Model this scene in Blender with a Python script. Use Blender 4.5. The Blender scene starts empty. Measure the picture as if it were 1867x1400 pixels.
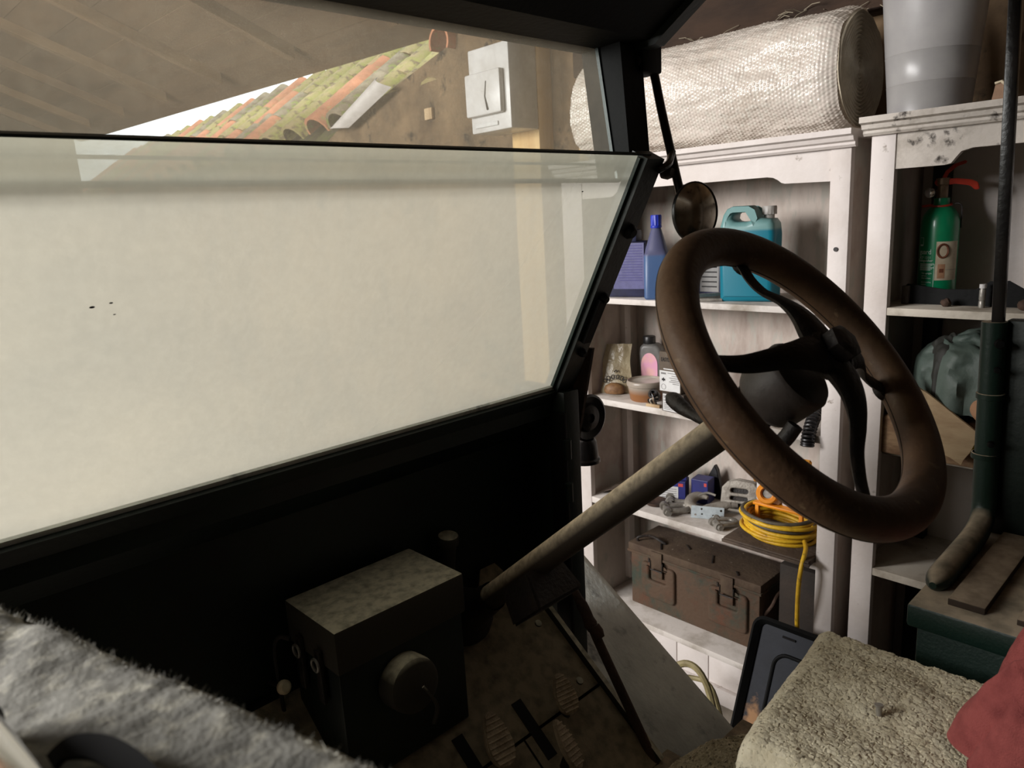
import bpy, bmesh, math, random
from mathutils import Vector, Matrix, noise
PI = math.pi
random.seed(7)
SC = bpy.context.scene
COL = SC.collection

# ------------------------------------------------------------------ camera
# World axes: +X towards the shelving wall, +Y towards the front of the lorry, +Z up, the eye is the origin.
cam_d = bpy.data.cameras.new('camera'); cam = bpy.data.objects.new('camera', cam_d); COL.objects.link(cam)
cam_d.sensor_fit = 'HORIZONTAL'; cam_d.sensor_width = 36.0; cam_d.lens = 36.0 * 1340.0 / 1867.0
cam_d.clip_start = 0.02; cam_d.clip_end = 200
R = Matrix(((0.719, 0.190, -0.669), (-0.693, 0.120, -0.711), (-0.055, 0.974, 0.218)))
rx = R.col[0].normalized(); ry = (R.col[1] - rx * R.col[1].dot(rx)).normalized(); rz = rx.cross(ry)
cam.matrix_world = Matrix((rx, ry, rz)).transposed().to_4x4()
cam_d.dof.use_dof = True; cam_d.dof.focus_distance = 1.5; cam_d.dof.aperture_fstop = 9.0
SC.camera = cam

# ------------------------------------------------------------------ sky, daylight, exposure
world = bpy.data.worlds.new('overcast_sky'); SC.world = world; world.use_nodes = True
bg = world.node_tree.nodes['Background']; bg.inputs[0].default_value = (0.95, 0.98, 1.0, 1); bg.inputs[1].default_value = 2.6
def area(name, loc, target, sx, sy, power, color):
    l = bpy.data.lights.new(name, 'AREA'); l.shape = 'RECTANGLE'; l.size = sx; l.size_y = sy; l.energy = power; l.color = color
    o = bpy.data.objects.new(name, l); COL.objects.link(o); o.location = loc
    o.rotation_euler = (Vector(target) - Vector(loc)).to_track_quat('-Z', 'Y').to_euler(); return o
WIN = (3.35, 4.75, -0.05, 1.45)          # side window of the shed: y0, y1, z0, z1 in the wall at x = -2.4
ADDED_WIN = (1.95, 2.95, 0.35, 1.65)          # unseen window added nearer the cab to light the seat and felt
area('window_daylight', (-2.36, 4.05, 0.70), (2.0, 4.05, 0.70), 1.36, 1.46, 222, (1.0, 0.975, 0.96))
area('window_daylight', (-2.36, 2.45, 1.0), (2.0, 2.45, 1.0), 0.96, 1.26, 136, (1.0, 0.975, 0.96))  # added fill light for seat and felt, in the unseen second window
SC.view_settings.view_transform = 'Standard'; SC.view_settings.look = 'None'
SC.view_settings.exposure = 0.0; SC.view_settings.gamma = 1.0; SC.view_settings.use_curve_mapping = False

# ------------------------------------------------------------------ materials
def lin(c):
    return tuple((v / 255 / 12.92) if v / 255 <= 0.04045 else ((v / 255 + 0.055) / 1.055) ** 2.4 for v in c)
MATS = {}
def mat(name, c1, c2=None, scale=8.0, rough=0.7, metal=0.0, bump=0.0, bscale=None, lo=0.4, hi=0.65, detail=6.0,
        c3=None, s3=40.0, lo3=0.62, hi3=0.7, spec=0.5, stretch=(1, 1, 1), trans=0.0, coat=0.0):
    """Noise-mixed principled material: c1 ground, c2 broad patches, c3 small specks (0-255 sRGB)."""
    if name in MATS: return MATS[name]
    m = bpy.data.materials.new(name); m.use_nodes = True; MATS[name] = m
    nt = m.node_tree; N = nt.nodes; L = nt.links; b = N['Principled BSDF']
    b.inputs['Roughness'].default_value = rough; b.inputs['Metallic'].default_value = metal
    b.inputs['Specular IOR Level'].default_value = spec; b.inputs['Coat Weight'].default_value = coat
    if trans: b.inputs['Transmission Weight'].default_value = trans
    b.inputs['Base Color'].default_value = (*lin(c1), 1)
    tc = N.new('ShaderNodeTexCoord'); mp = N.new('ShaderNodeMapping'); mp.inputs['Scale'].default_value = stretch
    L.new(tc.outputs['Object'], mp.inputs['Vector'])
    out = None
    def layer(prev, col, sc, a, z):
        n = N.new('ShaderNodeTexNoise'); n.inputs['Scale'].default_value = sc; n.inputs['Detail'].default_value = detail
        n.inputs['Roughness'].default_value = 0.62
        L.new(mp.outputs['Vector'], n.inputs['Vector'])
        r = N.new('ShaderNodeMapRange'); r.inputs['From Min'].default_value = a; r.inputs['From Max'].default_value = z
        L.new(n.outputs['Fac'], r.inputs['Value'])
        x = N.new('ShaderNodeMix'); x.data_type = 'RGBA'
        L.new(r.outputs['Result'], x.inputs[0])
        if prev is None: x.inputs[6].default_value = (*lin(c1), 1)
        else: L.new(prev, x.inputs[6])
        x.inputs[7].default_value = (*lin(col), 1)
        return x.outputs[2]
    if c2 is not None: out = layer(out, c2, scale, lo, hi)
    if c3 is not None: out = layer(out, c3, s3, lo3, hi3)
    if out is not None: L.new(out, b.inputs['Base Color'])
    if bump:
        n = N.new('ShaderNodeTexNoise'); n.inputs['Scale'].default_value = bscale or scale * 5; n.inputs['Detail'].default_value = 5
        L.new(mp.outputs['Vector'], n.inputs['Vector'])
        bp = N.new('ShaderNodeBump'); bp.inputs['Strength'].default_value = bump; bp.inputs['Distance'].default_value = 0.01
        L.new(n.outputs['Fac'], bp.inputs['Height']); L.new(bp.outputs['Normal'], b.inputs['Normal'])
    return m

def dust_on_top(name, base, dust, rough=0.6, amount=0.8, scale=25.0, lo=0.25, hi=0.85, metal=0.0, bump=0.15, bscale=160.0):
    """Paint or metal with settled dust: the dust lies on upward facing surfaces only."""
    m = bpy.data.materials.new(name); m.use_nodes = True; MATS[name] = m
    nt = m.node_tree; N = nt.nodes; L = nt.links; b = N['Principled BSDF']
    g = N.new('ShaderNodeNewGeometry'); s = N.new('ShaderNodeSeparateXYZ'); L.new(g.outputs['Normal'], s.inputs[0])
    r = N.new('ShaderNodeMapRange'); r.inputs['From Min'].default_value = lo; r.inputs['From Max'].default_value = hi
    r.inputs['To Max'].default_value = amount
    L.new(s.outputs['Z'], r.inputs['Value'])
    tc = N.new('ShaderNodeTexCoord'); n = N.new('ShaderNodeTexNoise'); n.inputs['Scale'].default_value = scale; n.inputs['Detail'].default_value = 8
    L.new(tc.outputs['Object'], n.inputs['Vector'])
    q = N.new('ShaderNodeMapRange'); q.inputs['From Min'].default_value = 0.3; q.inputs['From Max'].default_value = 0.6
    q.inputs['To Min'].default_value = 0.45
    L.new(n.outputs['Fac'], q.inputs['Value'])
    mu = N.new('ShaderNodeMath'); mu.operation = 'MULTIPLY'; L.new(r.outputs[0], mu.inputs[0]); L.new(q.outputs[0], mu.inputs[1])
    x = N.new('ShaderNodeMix'); x.data_type = 'RGBA'; L.new(mu.outputs[0], x.inputs[0])
    x.inputs[6].default_value = (*lin(base), 1); x.inputs[7].default_value = (*lin(dust), 1)
    L.new(x.outputs[2], b.inputs['Base Color'])
    y = N.new('ShaderNodeMapRange'); y.inputs['To Min'].default_value = rough; y.inputs['To Max'].default_value = 0.95
    L.new(mu.outputs[0], y.inputs['Value']); L.new(y.outputs[0], b.inputs['Roughness'])
    b.inputs['Metallic'].default_value = metal
    n2 = N.new('ShaderNodeTexNoise'); n2.inputs['Scale'].default_value = bscale; n2.inputs['Detail'].default_value = 4
    L.new(tc.outputs['Object'], n2.inputs['Vector'])
    bp = N.new('ShaderNodeBump'); bp.inputs['Strength'].default_value = bump; bp.inputs['Distance'].default_value = 0.004
    L.new(n2.outputs['Fac'], bp.inputs['Height']); L.new(bp.outputs['Normal'], b.inputs['Normal'])
    return m

def dusty_film(name, col, c2, cover, spread, through, forward=0.0):
    """A film of dust on a pane: scatters light both ways, lets part of the view through."""
    m = bpy.data.materials.new(name); m.use_nodes = True; MATS[name] = m
    nt = m.node_tree; N = nt.nodes; L = nt.links; N.remove(N['Principled BSDF'])
    tc = N.new('ShaderNodeTexCoord')
    n = N.new('ShaderNodeTexNoise'); n.inputs['Scale'].default_value = 5; n.inputs['Detail'].default_value = 8; n.inputs['Roughness'].default_value = 0.55
    n2 = N.new('ShaderNodeTexNoise'); n2.inputs['Scale'].default_value = 70; n2.inputs['Detail'].default_value = 5
    v = N.new('ShaderNodeTexVoronoi'); v.inputs['Scale'].default_value = 120
    for k in (n, n2, v): L.new(tc.outputs['Object'], k.inputs['Vector'])
    r = N.new('ShaderNodeMapRange'); r.inputs['From Min'].default_value = 0.3; r.inputs['From Max'].default_value = 0.7
    r.inputs['To Min'].default_value = cover - spread; r.inputs['To Max'].default_value = cover + spread
    L.new(n.outputs['Fac'], r.inputs['Value'])
    r2 = N.new('ShaderNodeMapRange'); r2.inputs['From Min'].default_value = 0.35; r2.inputs['From Max'].default_value = 0.7
    r2.inputs['To Min'].default_value = -spread * 0.4; r2.inputs['To Max'].default_value = spread * 0.4
    L.new(n2.outputs['Fac'], r2.inputs['Value'])
    ad = N.new('ShaderNodeMath'); ad.operation = 'ADD'; L.new(r.outputs[0], ad.inputs[0]); L.new(r2.outputs[0], ad.inputs[1])
    sp = N.new('ShaderNodeMapRange'); sp.inputs['From Min'].default_value = 0.10; sp.inputs['From Max'].default_value = 0.02
    sp.inputs['To Max'].default_value = spread * 0.9; L.new(v.outputs['Distance'], sp.inputs['Value'])
    ad2 = N.new('ShaderNodeMath'); ad2.operation = 'ADD'; ad2.use_clamp = True; L.new(ad.outputs[0], ad2.inputs[0]); L.new(sp.outputs[0], ad2.inputs[1])
    x = N.new('ShaderNodeMix'); x.data_type = 'RGBA'; L.new(n.outputs['Fac'], x.inputs[0])
    x.inputs[6].default_value = (*lin(col), 1); x.inputs[7].default_value = (*lin(c2), 1)
    df = N.new('ShaderNodeBsdfDiffuse'); tl = N.new('ShaderNodeBsdfTranslucent'); tr = N.new('ShaderNodeBsdfTransparent')
    L.new(x.outputs[2], df.inputs[0]); L.new(x.outputs[2], tl.inputs[0])
    bp = N.new('ShaderNodeBump'); bp.inputs['Strength'].default_value = 0.25; bp.inputs['Distance'].default_value = 0.002
    L.new(n2.outputs['Fac'], bp.inputs['Height']); L.new(bp.outputs[0], tl.inputs['Normal']); L.new(bp.outputs[0], df.inputs['Normal'])
    rf = N.new('ShaderNodeBsdfRefraction'); rf.inputs['Roughness'].default_value = 0.5; rf.inputs['IOR'].default_value = 1.25; L.new(x.outputs[2], rf.inputs[0])
    fw = N.new('ShaderNodeMixShader'); fw.inputs[0].default_value = forward; L.new(df.outputs[0], fw.inputs[1]); L.new(rf.outputs[0], fw.inputs[2])
    a = N.new('ShaderNodeMixShader'); a.inputs[0].default_value = through; L.new(fw.outputs[0], a.inputs[1]); L.new(tl.outputs[0], a.inputs[2])
    b = N.new('ShaderNodeMixShader'); L.new(ad2.outputs[0], b.inputs[0]); L.new(tr.outputs[0], b.inputs[1]); L.new(a.outputs[0], b.inputs[2])
    L.new(b.outputs[0], N['Material Output'].inputs[0])
    return m

def clear_glass(name, tint, gloss=0.06):
    m = bpy.data.materials.new(name); m.use_nodes = True; MATS[name] = m
    nt = m.node_tree; N = nt.nodes; L = nt.links; N.remove(N['Principled BSDF'])
    tr = N.new('ShaderNodeBsdfTransparent'); tr.inputs[0].default_value = (*tint, 1)
    gl = N.new('ShaderNodeBsdfGlossy'); gl.inputs['Roughness'].default_value = 0.12
    fr = N.new('ShaderNodeLayerWeight'); fr.inputs[0].default_value = 0.12
    mu = N.new('ShaderNodeMath'); mu.operation = 'MULTIPLY'; mu.inputs[1].default_value = gloss * 5; L.new(fr.outputs['Fresnel'], mu.inputs[0])
    mx = N.new('ShaderNodeMixShader'); L.new(mu.outputs[0], mx.inputs[0]); L.new(tr.outputs[0], mx.inputs[1]); L.new(gl.outputs[0], mx.inputs[2])
    L.new(mx.outputs[0], N['Material Output'].inputs[0]); return m

def two_tone(name, low, high, level, axis='Z', rough=0.35, soft=0.004, trl=0.25):
    """Translucent plastic with liquid in it up to a level (object coordinates)."""
    m = bpy.data.materials.new(name); m.use_nodes = True; MATS[name] = m
    nt = m.node_tree; N = nt.nodes; L = nt.links; b = N['Principled BSDF']
    tc = N.new('ShaderNodeTexCoord'); s = N.new('ShaderNodeSeparateXYZ'); L.new(tc.outputs['Object'], s.inputs[0])
    r = N.new('ShaderNodeMapRange'); r.inputs['From Min'].default_value = level - soft; r.inputs['From Max'].default_value = level + soft
    L.new(s.outputs[axis], r.inputs['Value'])
    n = N.new('ShaderNodeTexNoise'); n.inputs['Scale'].default_value = 14; n.inputs['Detail'].default_value = 5; L.new(tc.outputs['Object'], n.inputs['Vector'])
    x = N.new('ShaderNodeMix'); x.data_type = 'RGBA'; L.new(r.outputs[0], x.inputs[0])
    x.inputs[6].default_value = (*lin(low), 1); x.inputs[7].default_value = (*lin(high), 1)
    d = N.new('ShaderNodeMix'); d.data_type = 'RGBA'; d.blend_type = 'MULTIPLY'; d.inputs[0].default_value = 0.35
    L.new(x.outputs[2], d.inputs[6]); L.new(n.outputs['Color'], d.inputs[7])
    L.new(x.outputs[2], b.inputs['Base Color']); b.inputs['Roughness'].default_value = rough
    tl = N.new('ShaderNodeBsdfTranslucent'); L.new(x.outputs[2], tl.inputs[0])
    mx = N.new('ShaderNodeMixShader'); mx.inputs[0].default_value = trl
    L.new(b.outputs[0], mx.inputs[1]); L.new(tl.outputs[0], mx.inputs[2]); L.new(mx.outputs[0], N['Material Output'].inputs[0])
    return m

M = {}
M['white_paint'] = mat('white_paint', (212, 204, 199), (190, 179, 171), 3.5, 0.6, bump=0.12, bscale=60, lo=0.42, hi=0.75, c3=(120, 105, 88), s3=26, lo3=0.66, hi3=0.75)
M['white_back'] = mat('white_back', (190, 178, 168), (142, 124, 113), 3.2, 0.75, bump=0.1, bscale=50, lo=0.45, hi=0.7, stretch=(1, 2.2, 0.7), c3=(172, 166, 156), s3=9, lo3=0.5, hi3=0.6)
M['white_stained'] = mat('white_stained', (200, 192, 182), (120, 108, 92), 6, 0.7, bump=0.2, bscale=60, lo=0.5, hi=0.72, c3=(52, 44, 36), s3=22, lo3=0.6, hi3=0.7)
M['white_shelf'] = mat('white_shelf', (206, 199, 192), (146, 136, 122), 7, 0.7, bump=0.12, bscale=60, lo=0.48, hi=0.72)
M['grey_shelf'] = mat('grey_shelf', (196, 188, 174), (128, 116, 100), 7, 0.75, bump=0.12, bscale=60, lo=0.42, hi=0.66, c3=(60, 52, 44), s3=40, lo3=0.66, hi3=0.72)
M['wall_plaster'] = mat('wall_plaster', (122, 100, 74), (70, 54, 38), 3.0, 0.95, bump=0.6, bscale=18, c3=(38, 30, 22), s3=9, lo3=0.56, hi3=0.66)
M['wall_dark'] = mat('wall_dark', (86, 74, 60), (48, 40, 32), 2.5, 0.95, bump=0.5, bscale=14)
M['whitewash'] = mat('whitewash', (214, 206, 194), (180, 168, 152), 3, 0.9, bump=0.3, bscale=18)  # unseen left and back walls made pale to bounce more light
M['floor_dirt'] = mat('floor_dirt', (150, 142, 130), (112, 104, 92), 3, 0.95, bump=0.3, bscale=40)
M['roof_wood'] = mat('roof_wood', (98, 76, 53), (72, 54, 37), 4, 0.85, bump=0.2, bscale=30, stretch=(1, 0.15, 1))
M['rafter_wood'] = mat('rafter_wood', (114, 91, 64), (88, 68, 48), 4, 0.85, bump=0.2, bscale=30, stretch=(0.2, 1, 1))
M['dark_beam'] = mat('dark_beam', (58, 42, 30), (36, 26, 19), 8, 0.95, bump=0.5, bscale=40, stretch=(1, 0.3, 1))
M['pine'] = mat('pine', (214, 180, 124), (186, 146, 92), 5, 0.65, bump=0.08, bscale=40, stretch=(2, 2, 0.15))
M['pale_timber'] = mat('pale_timber', (190, 164, 128), (150, 122, 88), 5, 0.8, bump=0.1, bscale=40, stretch=(2, 2, 0.2))
M['terracotta'] = mat('terracotta', (196, 132, 98), (168, 116, 86), 9, 0.85, bump=0.3, bscale=40, c3=(160, 154, 100), s3=14, lo3=0.55, hi3=0.66)
M['mossy_tile'] = mat('mossy_tile', (164, 146, 108), (146, 146, 78), 7, 0.95, bump=0.6, bscale=40, lo=0.42, hi=0.62, c3=(116, 100, 76), s3=16, lo3=0.52, hi3=0.62)
M['grey_tile'] = mat('grey_tile', (150, 138, 116), (110, 96, 76), 9, 0.9, bump=0.3, bscale=40, c3=(126, 140, 60), s3=10, lo3=0.52, hi3=0.64)
M['roof_base'] = mat('roof_base', (70, 62, 48), (88, 92, 40), 9, 0.95, bump=0.5, bscale=30)
M['white_plastic'] = mat('white_plastic', (204, 202, 200), (190, 187, 183), 8, 0.35, bump=0.02)
M['white_sheet'] = mat('white_sheet', (206, 200, 196), (184, 178, 172), 8, 0.5)
M['black_line'] = mat('black_line', (22, 20, 20), None, rough=0.6)
# lorry
M['green_dark'] = mat('green_dark', (17, 32, 27), (12, 22, 19), 6, 0.5, bump=0.08, bscale=90, c3=(40, 46, 38), s3=60, lo3=0.66, hi3=0.76)
M['green_paint'] = dust_on_top('green_paint', (23, 47, 39), (190, 174, 152), 0.45, 0.95, 30.0, 0.35, 0.8)
M['black_paint'] = mat('black_paint', (11, 12, 12), (8, 9, 9), 8, 0.7, spec=0.2, bump=0.1, bscale=80)
M['black_gloss'] = mat('black_gloss', (22, 20, 20), (36, 32, 30), 14, 0.32, bump=0.1, bscale=90, c3=(60, 55, 50), s3=70, lo3=0.68, hi3=0.76)
M['wheel_brown'] = mat('wheel_brown', (112, 84, 60), (84, 62, 44), 9, 0.6, bump=0.12, bscale=120, c3=(134, 110, 82), s3=55, lo3=0.62, hi3=0.74)
M['wheel_seam'] = mat('wheel_seam', (34, 25, 19), None, rough=0.8)
M['iron_dark'] = mat('iron_dark', (30, 25, 22), (46, 36, 29), 18, 0.6, bump=0.25, bscale=120)
M['drum_grey'] = mat('drum_grey', (74, 66, 62), (56, 48, 44), 16, 0.55, bump=0.1, bscale=120, c3=(110, 102, 96), s3=60, lo3=0.66, hi3=0.74)
M['column_dust'] = dust_on_top('column_dust', (56, 46, 36), (232, 212, 182), 0.65, 1.0, 70.0, -0.05, 0.75)  # dust colour also paints in the lit top and dark underside
M['rust_dark'] = mat('rust_dark', (70, 50, 38), (40, 30, 25), 14, 0.85, bump=0.4, bscale=90)
M['dusty_plate'] = dust_on_top('dusty_plate', (40, 36, 30), (148, 134, 110), 0.85, 0.95, 40.0, 0.1, 0.6, bump=0.3, bscale=220)
M['dusty_grey'] = dust_on_top('dusty_grey', (58, 54, 44), (210, 204, 180), 0.7, 0.95, 60.0, 0.45, 0.8, bump=0.2)
M['pedal'] = mat('pedal', (186, 168, 142), (150, 132, 110), 30, 0.9, bump=0.5, bscale=160)
M['rubber'] = mat('rubber', (12, 11, 11), None, rough=0.9)
M['ivory'] = mat('ivory', (236, 222, 190), (206, 186, 150), 60, 0.5)
M['wing_grey'] = mat('wing_grey', (226, 230, 222), (186, 190, 184), 5, 0.65, bump=0.2, bscale=90, c3=(140, 144, 142), s3=16, lo3=0.56, hi3=0.68, stretch=(1, 0.55, 1))
M['film_low'] = dusty_film('film_low', (208, 206, 195), (209, 202, 185), 0.86, 0.06, 0.71, 0.9)
M['film_high'] = dusty_film('film_high', (206, 196, 178), (200, 186, 162), 0.33, 0.07, 0.6)
M['glass'] = clear_glass('glass', (0.93, 0.96, 0.94))
M['glass_edge'] = mat('glass_edge', (46, 84, 68), None, rough=0.2)
M['mirror'] = mat('mirror', (170, 160, 146), (130, 118, 104), 22, 0.16, metal=1.0, c3=(70, 62, 54), s3=50, lo3=0.6, hi3=0.72)
M['carpet'] = mat('carpet', (226, 217, 190), (208, 197, 168), 30, 0.98, bump=0.2, bscale=420, c3=(112, 100, 80), s3=130, lo3=0.57, hi3=0.7)
M['carpet_dull'] = mat('carpet_dull', (214, 202, 172), (188, 176, 146), 30, 0.98, bump=0.5, bscale=420, c3=(80, 70, 56), s3=150, lo3=0.56, hi3=0.68)
M['felt'] = mat('felt', (170, 168, 159), (134, 132, 125), 26, 0.98, bump=0.2, bscale=300, c3=(206, 202, 186), s3=60, lo3=0.5, hi3=0.66)
M['red_cloth'] = mat('red_cloth', (156, 78, 74), (130, 60, 58), 30, 0.95, bump=0.4, bscale=500)
M['chrome'] = mat('chrome', (214, 214, 216), None, rough=0.14, metal=1.0)
M['wood_slat'] = dust_on_top('wood_slat', (62, 50, 40), (186, 168, 146), 0.85, 0.9, 30.0, 0.2, 0.7)
# shelf goods
M['steel'] = mat('steel', (164, 160, 152), (126, 121, 113), 30, 0.42, metal=0.45, bump=0.12, bscale=120)
M['cast'] = mat('cast', (160, 154, 144), (130, 123, 114), 26, 0.6, metal=0.35, bump=0.2, bscale=140)
M['zinc'] = mat('zinc', (206, 216, 220), (180, 190, 194), 40, 0.35, metal=0.6)
M['turquoise_jug'] = two_tone('turquoise_jug', (22, 126, 148), (122, 166, 164), 0.215)
M['jug_handle'] = mat('jug_handle', (46, 132, 144), None, rough=0.4)
M['cap_grey'] = mat('cap_grey', (168, 164, 158), None, rough=0.4)
M['blue_bottle'] = two_tone('blue_bottle', (78, 106, 150), (98, 100, 132), 0.145)
M['blue_cap'] = mat('blue_cap', (36, 52, 168), None, rough=0.4)
M['navy'] = mat('navy', (32, 36, 66), (24, 26, 46), 20, 0.45)
M['violet_label'] = mat('violet_label', (74, 73, 122), (62, 61, 106), 50, 0.5)
M['label_ink'] = mat('label_ink', (58, 54, 112), None, rough=0.6)
M['clear_bottle'] = mat('clear_bottle', (206, 200, 188), (180, 172, 158), 20, 0.3)
M['black_plastic'] = mat('black_plastic', (24, 24, 26), (34, 32, 32), 30, 0.4)
M['grey_bottle'] = mat('grey_bottle', (112, 110, 106), (94, 92, 90), 20, 0.4)
M['pink_label'] = mat('pink_label', (224, 160, 190), (232, 186, 160), 14, 0.5)
M['tub_plastic'] = two_tone('tub_plastic', (160, 108, 66), (176, 164, 150), 0.036, rough=0.3, soft=0.012)
M['bag_plastic'] = mat('bag_plastic', (168, 156, 128), (136, 120, 92), 14, 0.3, bump=0.5, bscale=40)
M['bag_contents'] = mat('bag_contents', (128, 94, 58), (100, 70, 42), 60, 0.6)
M['box_brown'] = mat('box_brown', (92, 80, 66), (78, 66, 54), 20, 0.75)
M['box_side'] = mat('box_side', (66, 56, 46), (54, 44, 36), 20, 0.75)
M['paper'] = mat('paper', (206, 206, 204), (194, 192, 190), 30, 0.7)
M['ink'] = mat('ink', (30, 28, 28), None, rough=0.8)
M['ink_grey'] = mat('ink_grey', (120, 118, 116), None, rough=0.8)
M['blue_box'] = mat('blue_box', (42, 46, 112), (34, 36, 88), 20, 0.5)
M['red_print'] = mat('red_print', (190, 70, 66), None, rough=0.6)
M['orange'] = mat('orange', (236, 150, 32), (214, 128, 26), 16, 0.4)
M['orange_dull'] = mat('orange_dull', (206, 140, 44), (160, 108, 40), 16, 0.5)
M['cable_yellow'] = mat('cable_yellow', (226, 182, 40), (196, 150, 34), 26, 0.5, bump=0.1, c3=(90, 76, 40), s3=60, lo3=0.6, hi3=0.72)
M['cable_grey'] = mat('cable_grey', (92, 84, 70), (70, 64, 54), 26, 0.6, bump=0.1)
M['dark_board'] = mat('dark_board', (84, 70, 58), (58, 46, 38), 12, 0.8, bump=0.3, bscale=90, c3=(150, 138, 122), s3=50, lo3=0.66, hi3=0.74)
M['ammo_rust'] = mat('ammo_rust', (80, 61, 45), (50, 58, 47), 7, 0.8, bump=0.25, bscale=70, lo=0.46, hi=0.62, c3=(84, 54, 36), s3=13, lo3=0.5, hi3=0.68)
M['ammo_lid'] = mat('ammo_lid', (84, 68, 52), (66, 50, 38), 10, 0.85, bump=0.25, bscale=70, c3=(178, 166, 146), s3=34, lo3=0.68, hi3=0.74)
M['ammo_dark'] = mat('ammo_dark', (48, 38, 30), (36, 30, 25), 10, 0.85, bump=0.2, bscale=70)
M['extinguisher_green'] = mat('extinguisher_green', (14, 134, 88), (12, 120, 78), 10, 0.3, coat=0.2)
M['valve_red'] = mat('valve_red', (196, 58, 34), (172, 46, 28), 20, 0.45)
M['brass_dull'] = mat('brass_dull', (150, 128, 104), (120, 100, 80), 20, 0.5, metal=0.5)
M['print_white'] = mat('print_white', (214, 236, 224), None, rough=0.6)
M['photo_paper'] = mat('photo_paper', (196, 184, 160), (176, 160, 136), 30, 0.6)
M['photo_brown'] = mat('photo_brown', (112, 62, 36), (90, 48, 28), 40, 0.7)
M['photo_tan'] = mat('photo_tan', (180, 138, 106), (160, 118, 88), 40, 0.7)
M['tarp'] = mat('tarp', (84, 96, 88), (62, 75, 68), 8, 0.6, bump=0.2, bscale=60)
M['tarp_dark'] = mat('tarp_dark', (40, 40, 34), (30, 30, 26), 8, 0.7)
M['cardboard'] = mat('cardboard', (180, 156, 122), (160, 134, 102), 9, 0.85, bump=0.15, bscale=60, stretch=(1, 1, 4))
M['weathered'] = mat('weathered', (150, 122, 92), (96, 66, 46), 9, 0.9, bump=0.4, bscale=50, stretch=(1, 1, 2.5))
M['yellow_packet'] = mat('yellow_packet', (220, 196, 30), (196, 170, 24), 20, 0.5)
M['tub_grey'] = mat('tub_grey', (152, 150, 148), (138, 136, 136), 6, 0.33, bump=0.02, bscale=30)
M['shard'] = mat('shard', (150, 120, 96), (128, 100, 80), 20, 0.8)
M['shard_rim'] = mat('shard_rim', (206, 192, 164), None, rough=0.8)
M['tray_black'] = mat('tray_black', (40, 44, 52), (28, 30, 36), 4, 0.6, spec=0.25, bump=0.08, bscale=60, lo=0.35, hi=0.6, c3=(150, 112, 76), s3=3.2, lo3=0.6, hi3=0.66)
M['straw_hose'] = mat('straw_hose', (150, 138, 98), (120, 108, 74), 20, 0.6)
M['jute'] = mat('jute', (150, 140, 120), None, rough=0.9)
def bubble_mat():
    m = mat('bubble_wrap', (226, 216, 205), (208, 196, 182), 5, 0.22, spec=0.6, c3=(226, 220, 208), s3=60, lo3=0.5, hi3=0.6)
    nt = m.node_tree; N = nt.nodes; L = nt.links; b = N['Principled BSDF']
    tl = N.new('ShaderNodeBsdfTranslucent'); tl.inputs[0].default_value = (*lin((214, 204, 190)), 1)
    mx = N.new('ShaderNodeMixShader'); mx.inputs[0].default_value = 0.2
    L.new(b.outputs[0], mx.inputs[1]); L.new(tl.outputs[0], mx.inputs[2]); L.new(mx.outputs[0], N['Material Output'].inputs[0]); return m
M['bubble'] = bubble_mat()
M['bubble_end'] = mat('bubble_end', (186, 176, 156), (150, 140, 122), 8, 0.4, bump=0.2, bscale=60)

# ------------------------------------------------------------------ mesh helpers
V = Vector
def finish(bm, ang=35):
    bmesh.ops.remove_doubles(bm, verts=bm.verts, dist=1e-6)
    bmesh.ops.recalc_face_normals(bm, faces=bm.faces)
def link(name, me, parent=None, origin=None):
    o = bpy.data.objects.new(name, me); COL.objects.link(o)
    if parent is not None: o.parent = parent
    return o
def root_of(p):
    while p.parent is not None: p = p.parent
    return p
def obj(name, bm, m, parent=None, smooth=True, ang=38, label=None):
    """ONE mesh object from a bmesh in scene coordinates. A child keeps its thing's origin; a top-level mesh stands on its own base."""
    if parent is None:
        lo = V((min(v.co[i] for v in bm.verts) for i in range(3))); hi = V((max(v.co[i] for v in bm.verts) for i in range(3)))
        org = V(((lo.x + hi.x) / 2, (lo.y + hi.y) / 2, lo.z))
    else:
        org = root_of(parent).location.copy()
    for v in bm.verts: v.co -= org
    me = bpy.data.meshes.new(name); bm.to_mesh(me); bm.free()
    ms = m if isinstance(m, (list, tuple)) else [m]
    for k in ms: me.materials.append(k if not isinstance(k, str) else M[k])
    if smooth:
        me.shade_smooth(); me.set_sharp_from_angle(angle=math.radians(ang))
    o = link(name, me, parent)
    if parent is None: o.location = org
    if label: o['label'] = label
    return o
def thing(name, label, cat, loc, group=None):
    o = bpy.data.objects.new(name, None); COL.objects.link(o); o.location = loc; o.empty_display_size = 0.05
    o['label'] = label; o['category'] = cat
    if group: o['group'] = group
    return o
def tag(o, label, cat, group=None):
    o['label'] = label; o['category'] = cat
    if group: o['group'] = group
    return o
def struct(o, label=None):
    o['kind'] = 'structure'
    if label: o['label'] = label
    return o
def B(): return bmesh.new()
def box(bm, lo, hi, bev=0.0, mtx=None, seg=2):
    lo, hi = V(lo), V(hi)
    r = bmesh.ops.create_cube(bm, size=1.0); vs = r['verts']
    s = hi - lo; c = (lo + hi) / 2
    for v in vs: v.co = V((v.co.x * s.x, v.co.y * s.y, v.co.z * s.z)) + c
    if bev:
        es = list({e for v in vs for e in v.link_edges})
        r2 = bmesh.ops.bevel(bm, geom=es, offset=bev, segments=seg, affect='EDGES', profile=0.5)
        vs = list({v for v in r2['verts']} | {v for v in vs if v.is_valid})
    if mtx is not None:
        for v in vs: v.co = mtx @ v.co
    return vs
def mbox(lo, hi, bev=0.0, mtx=None):
    bm = B(); box(bm, lo, hi, bev, mtx); return bm
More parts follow.
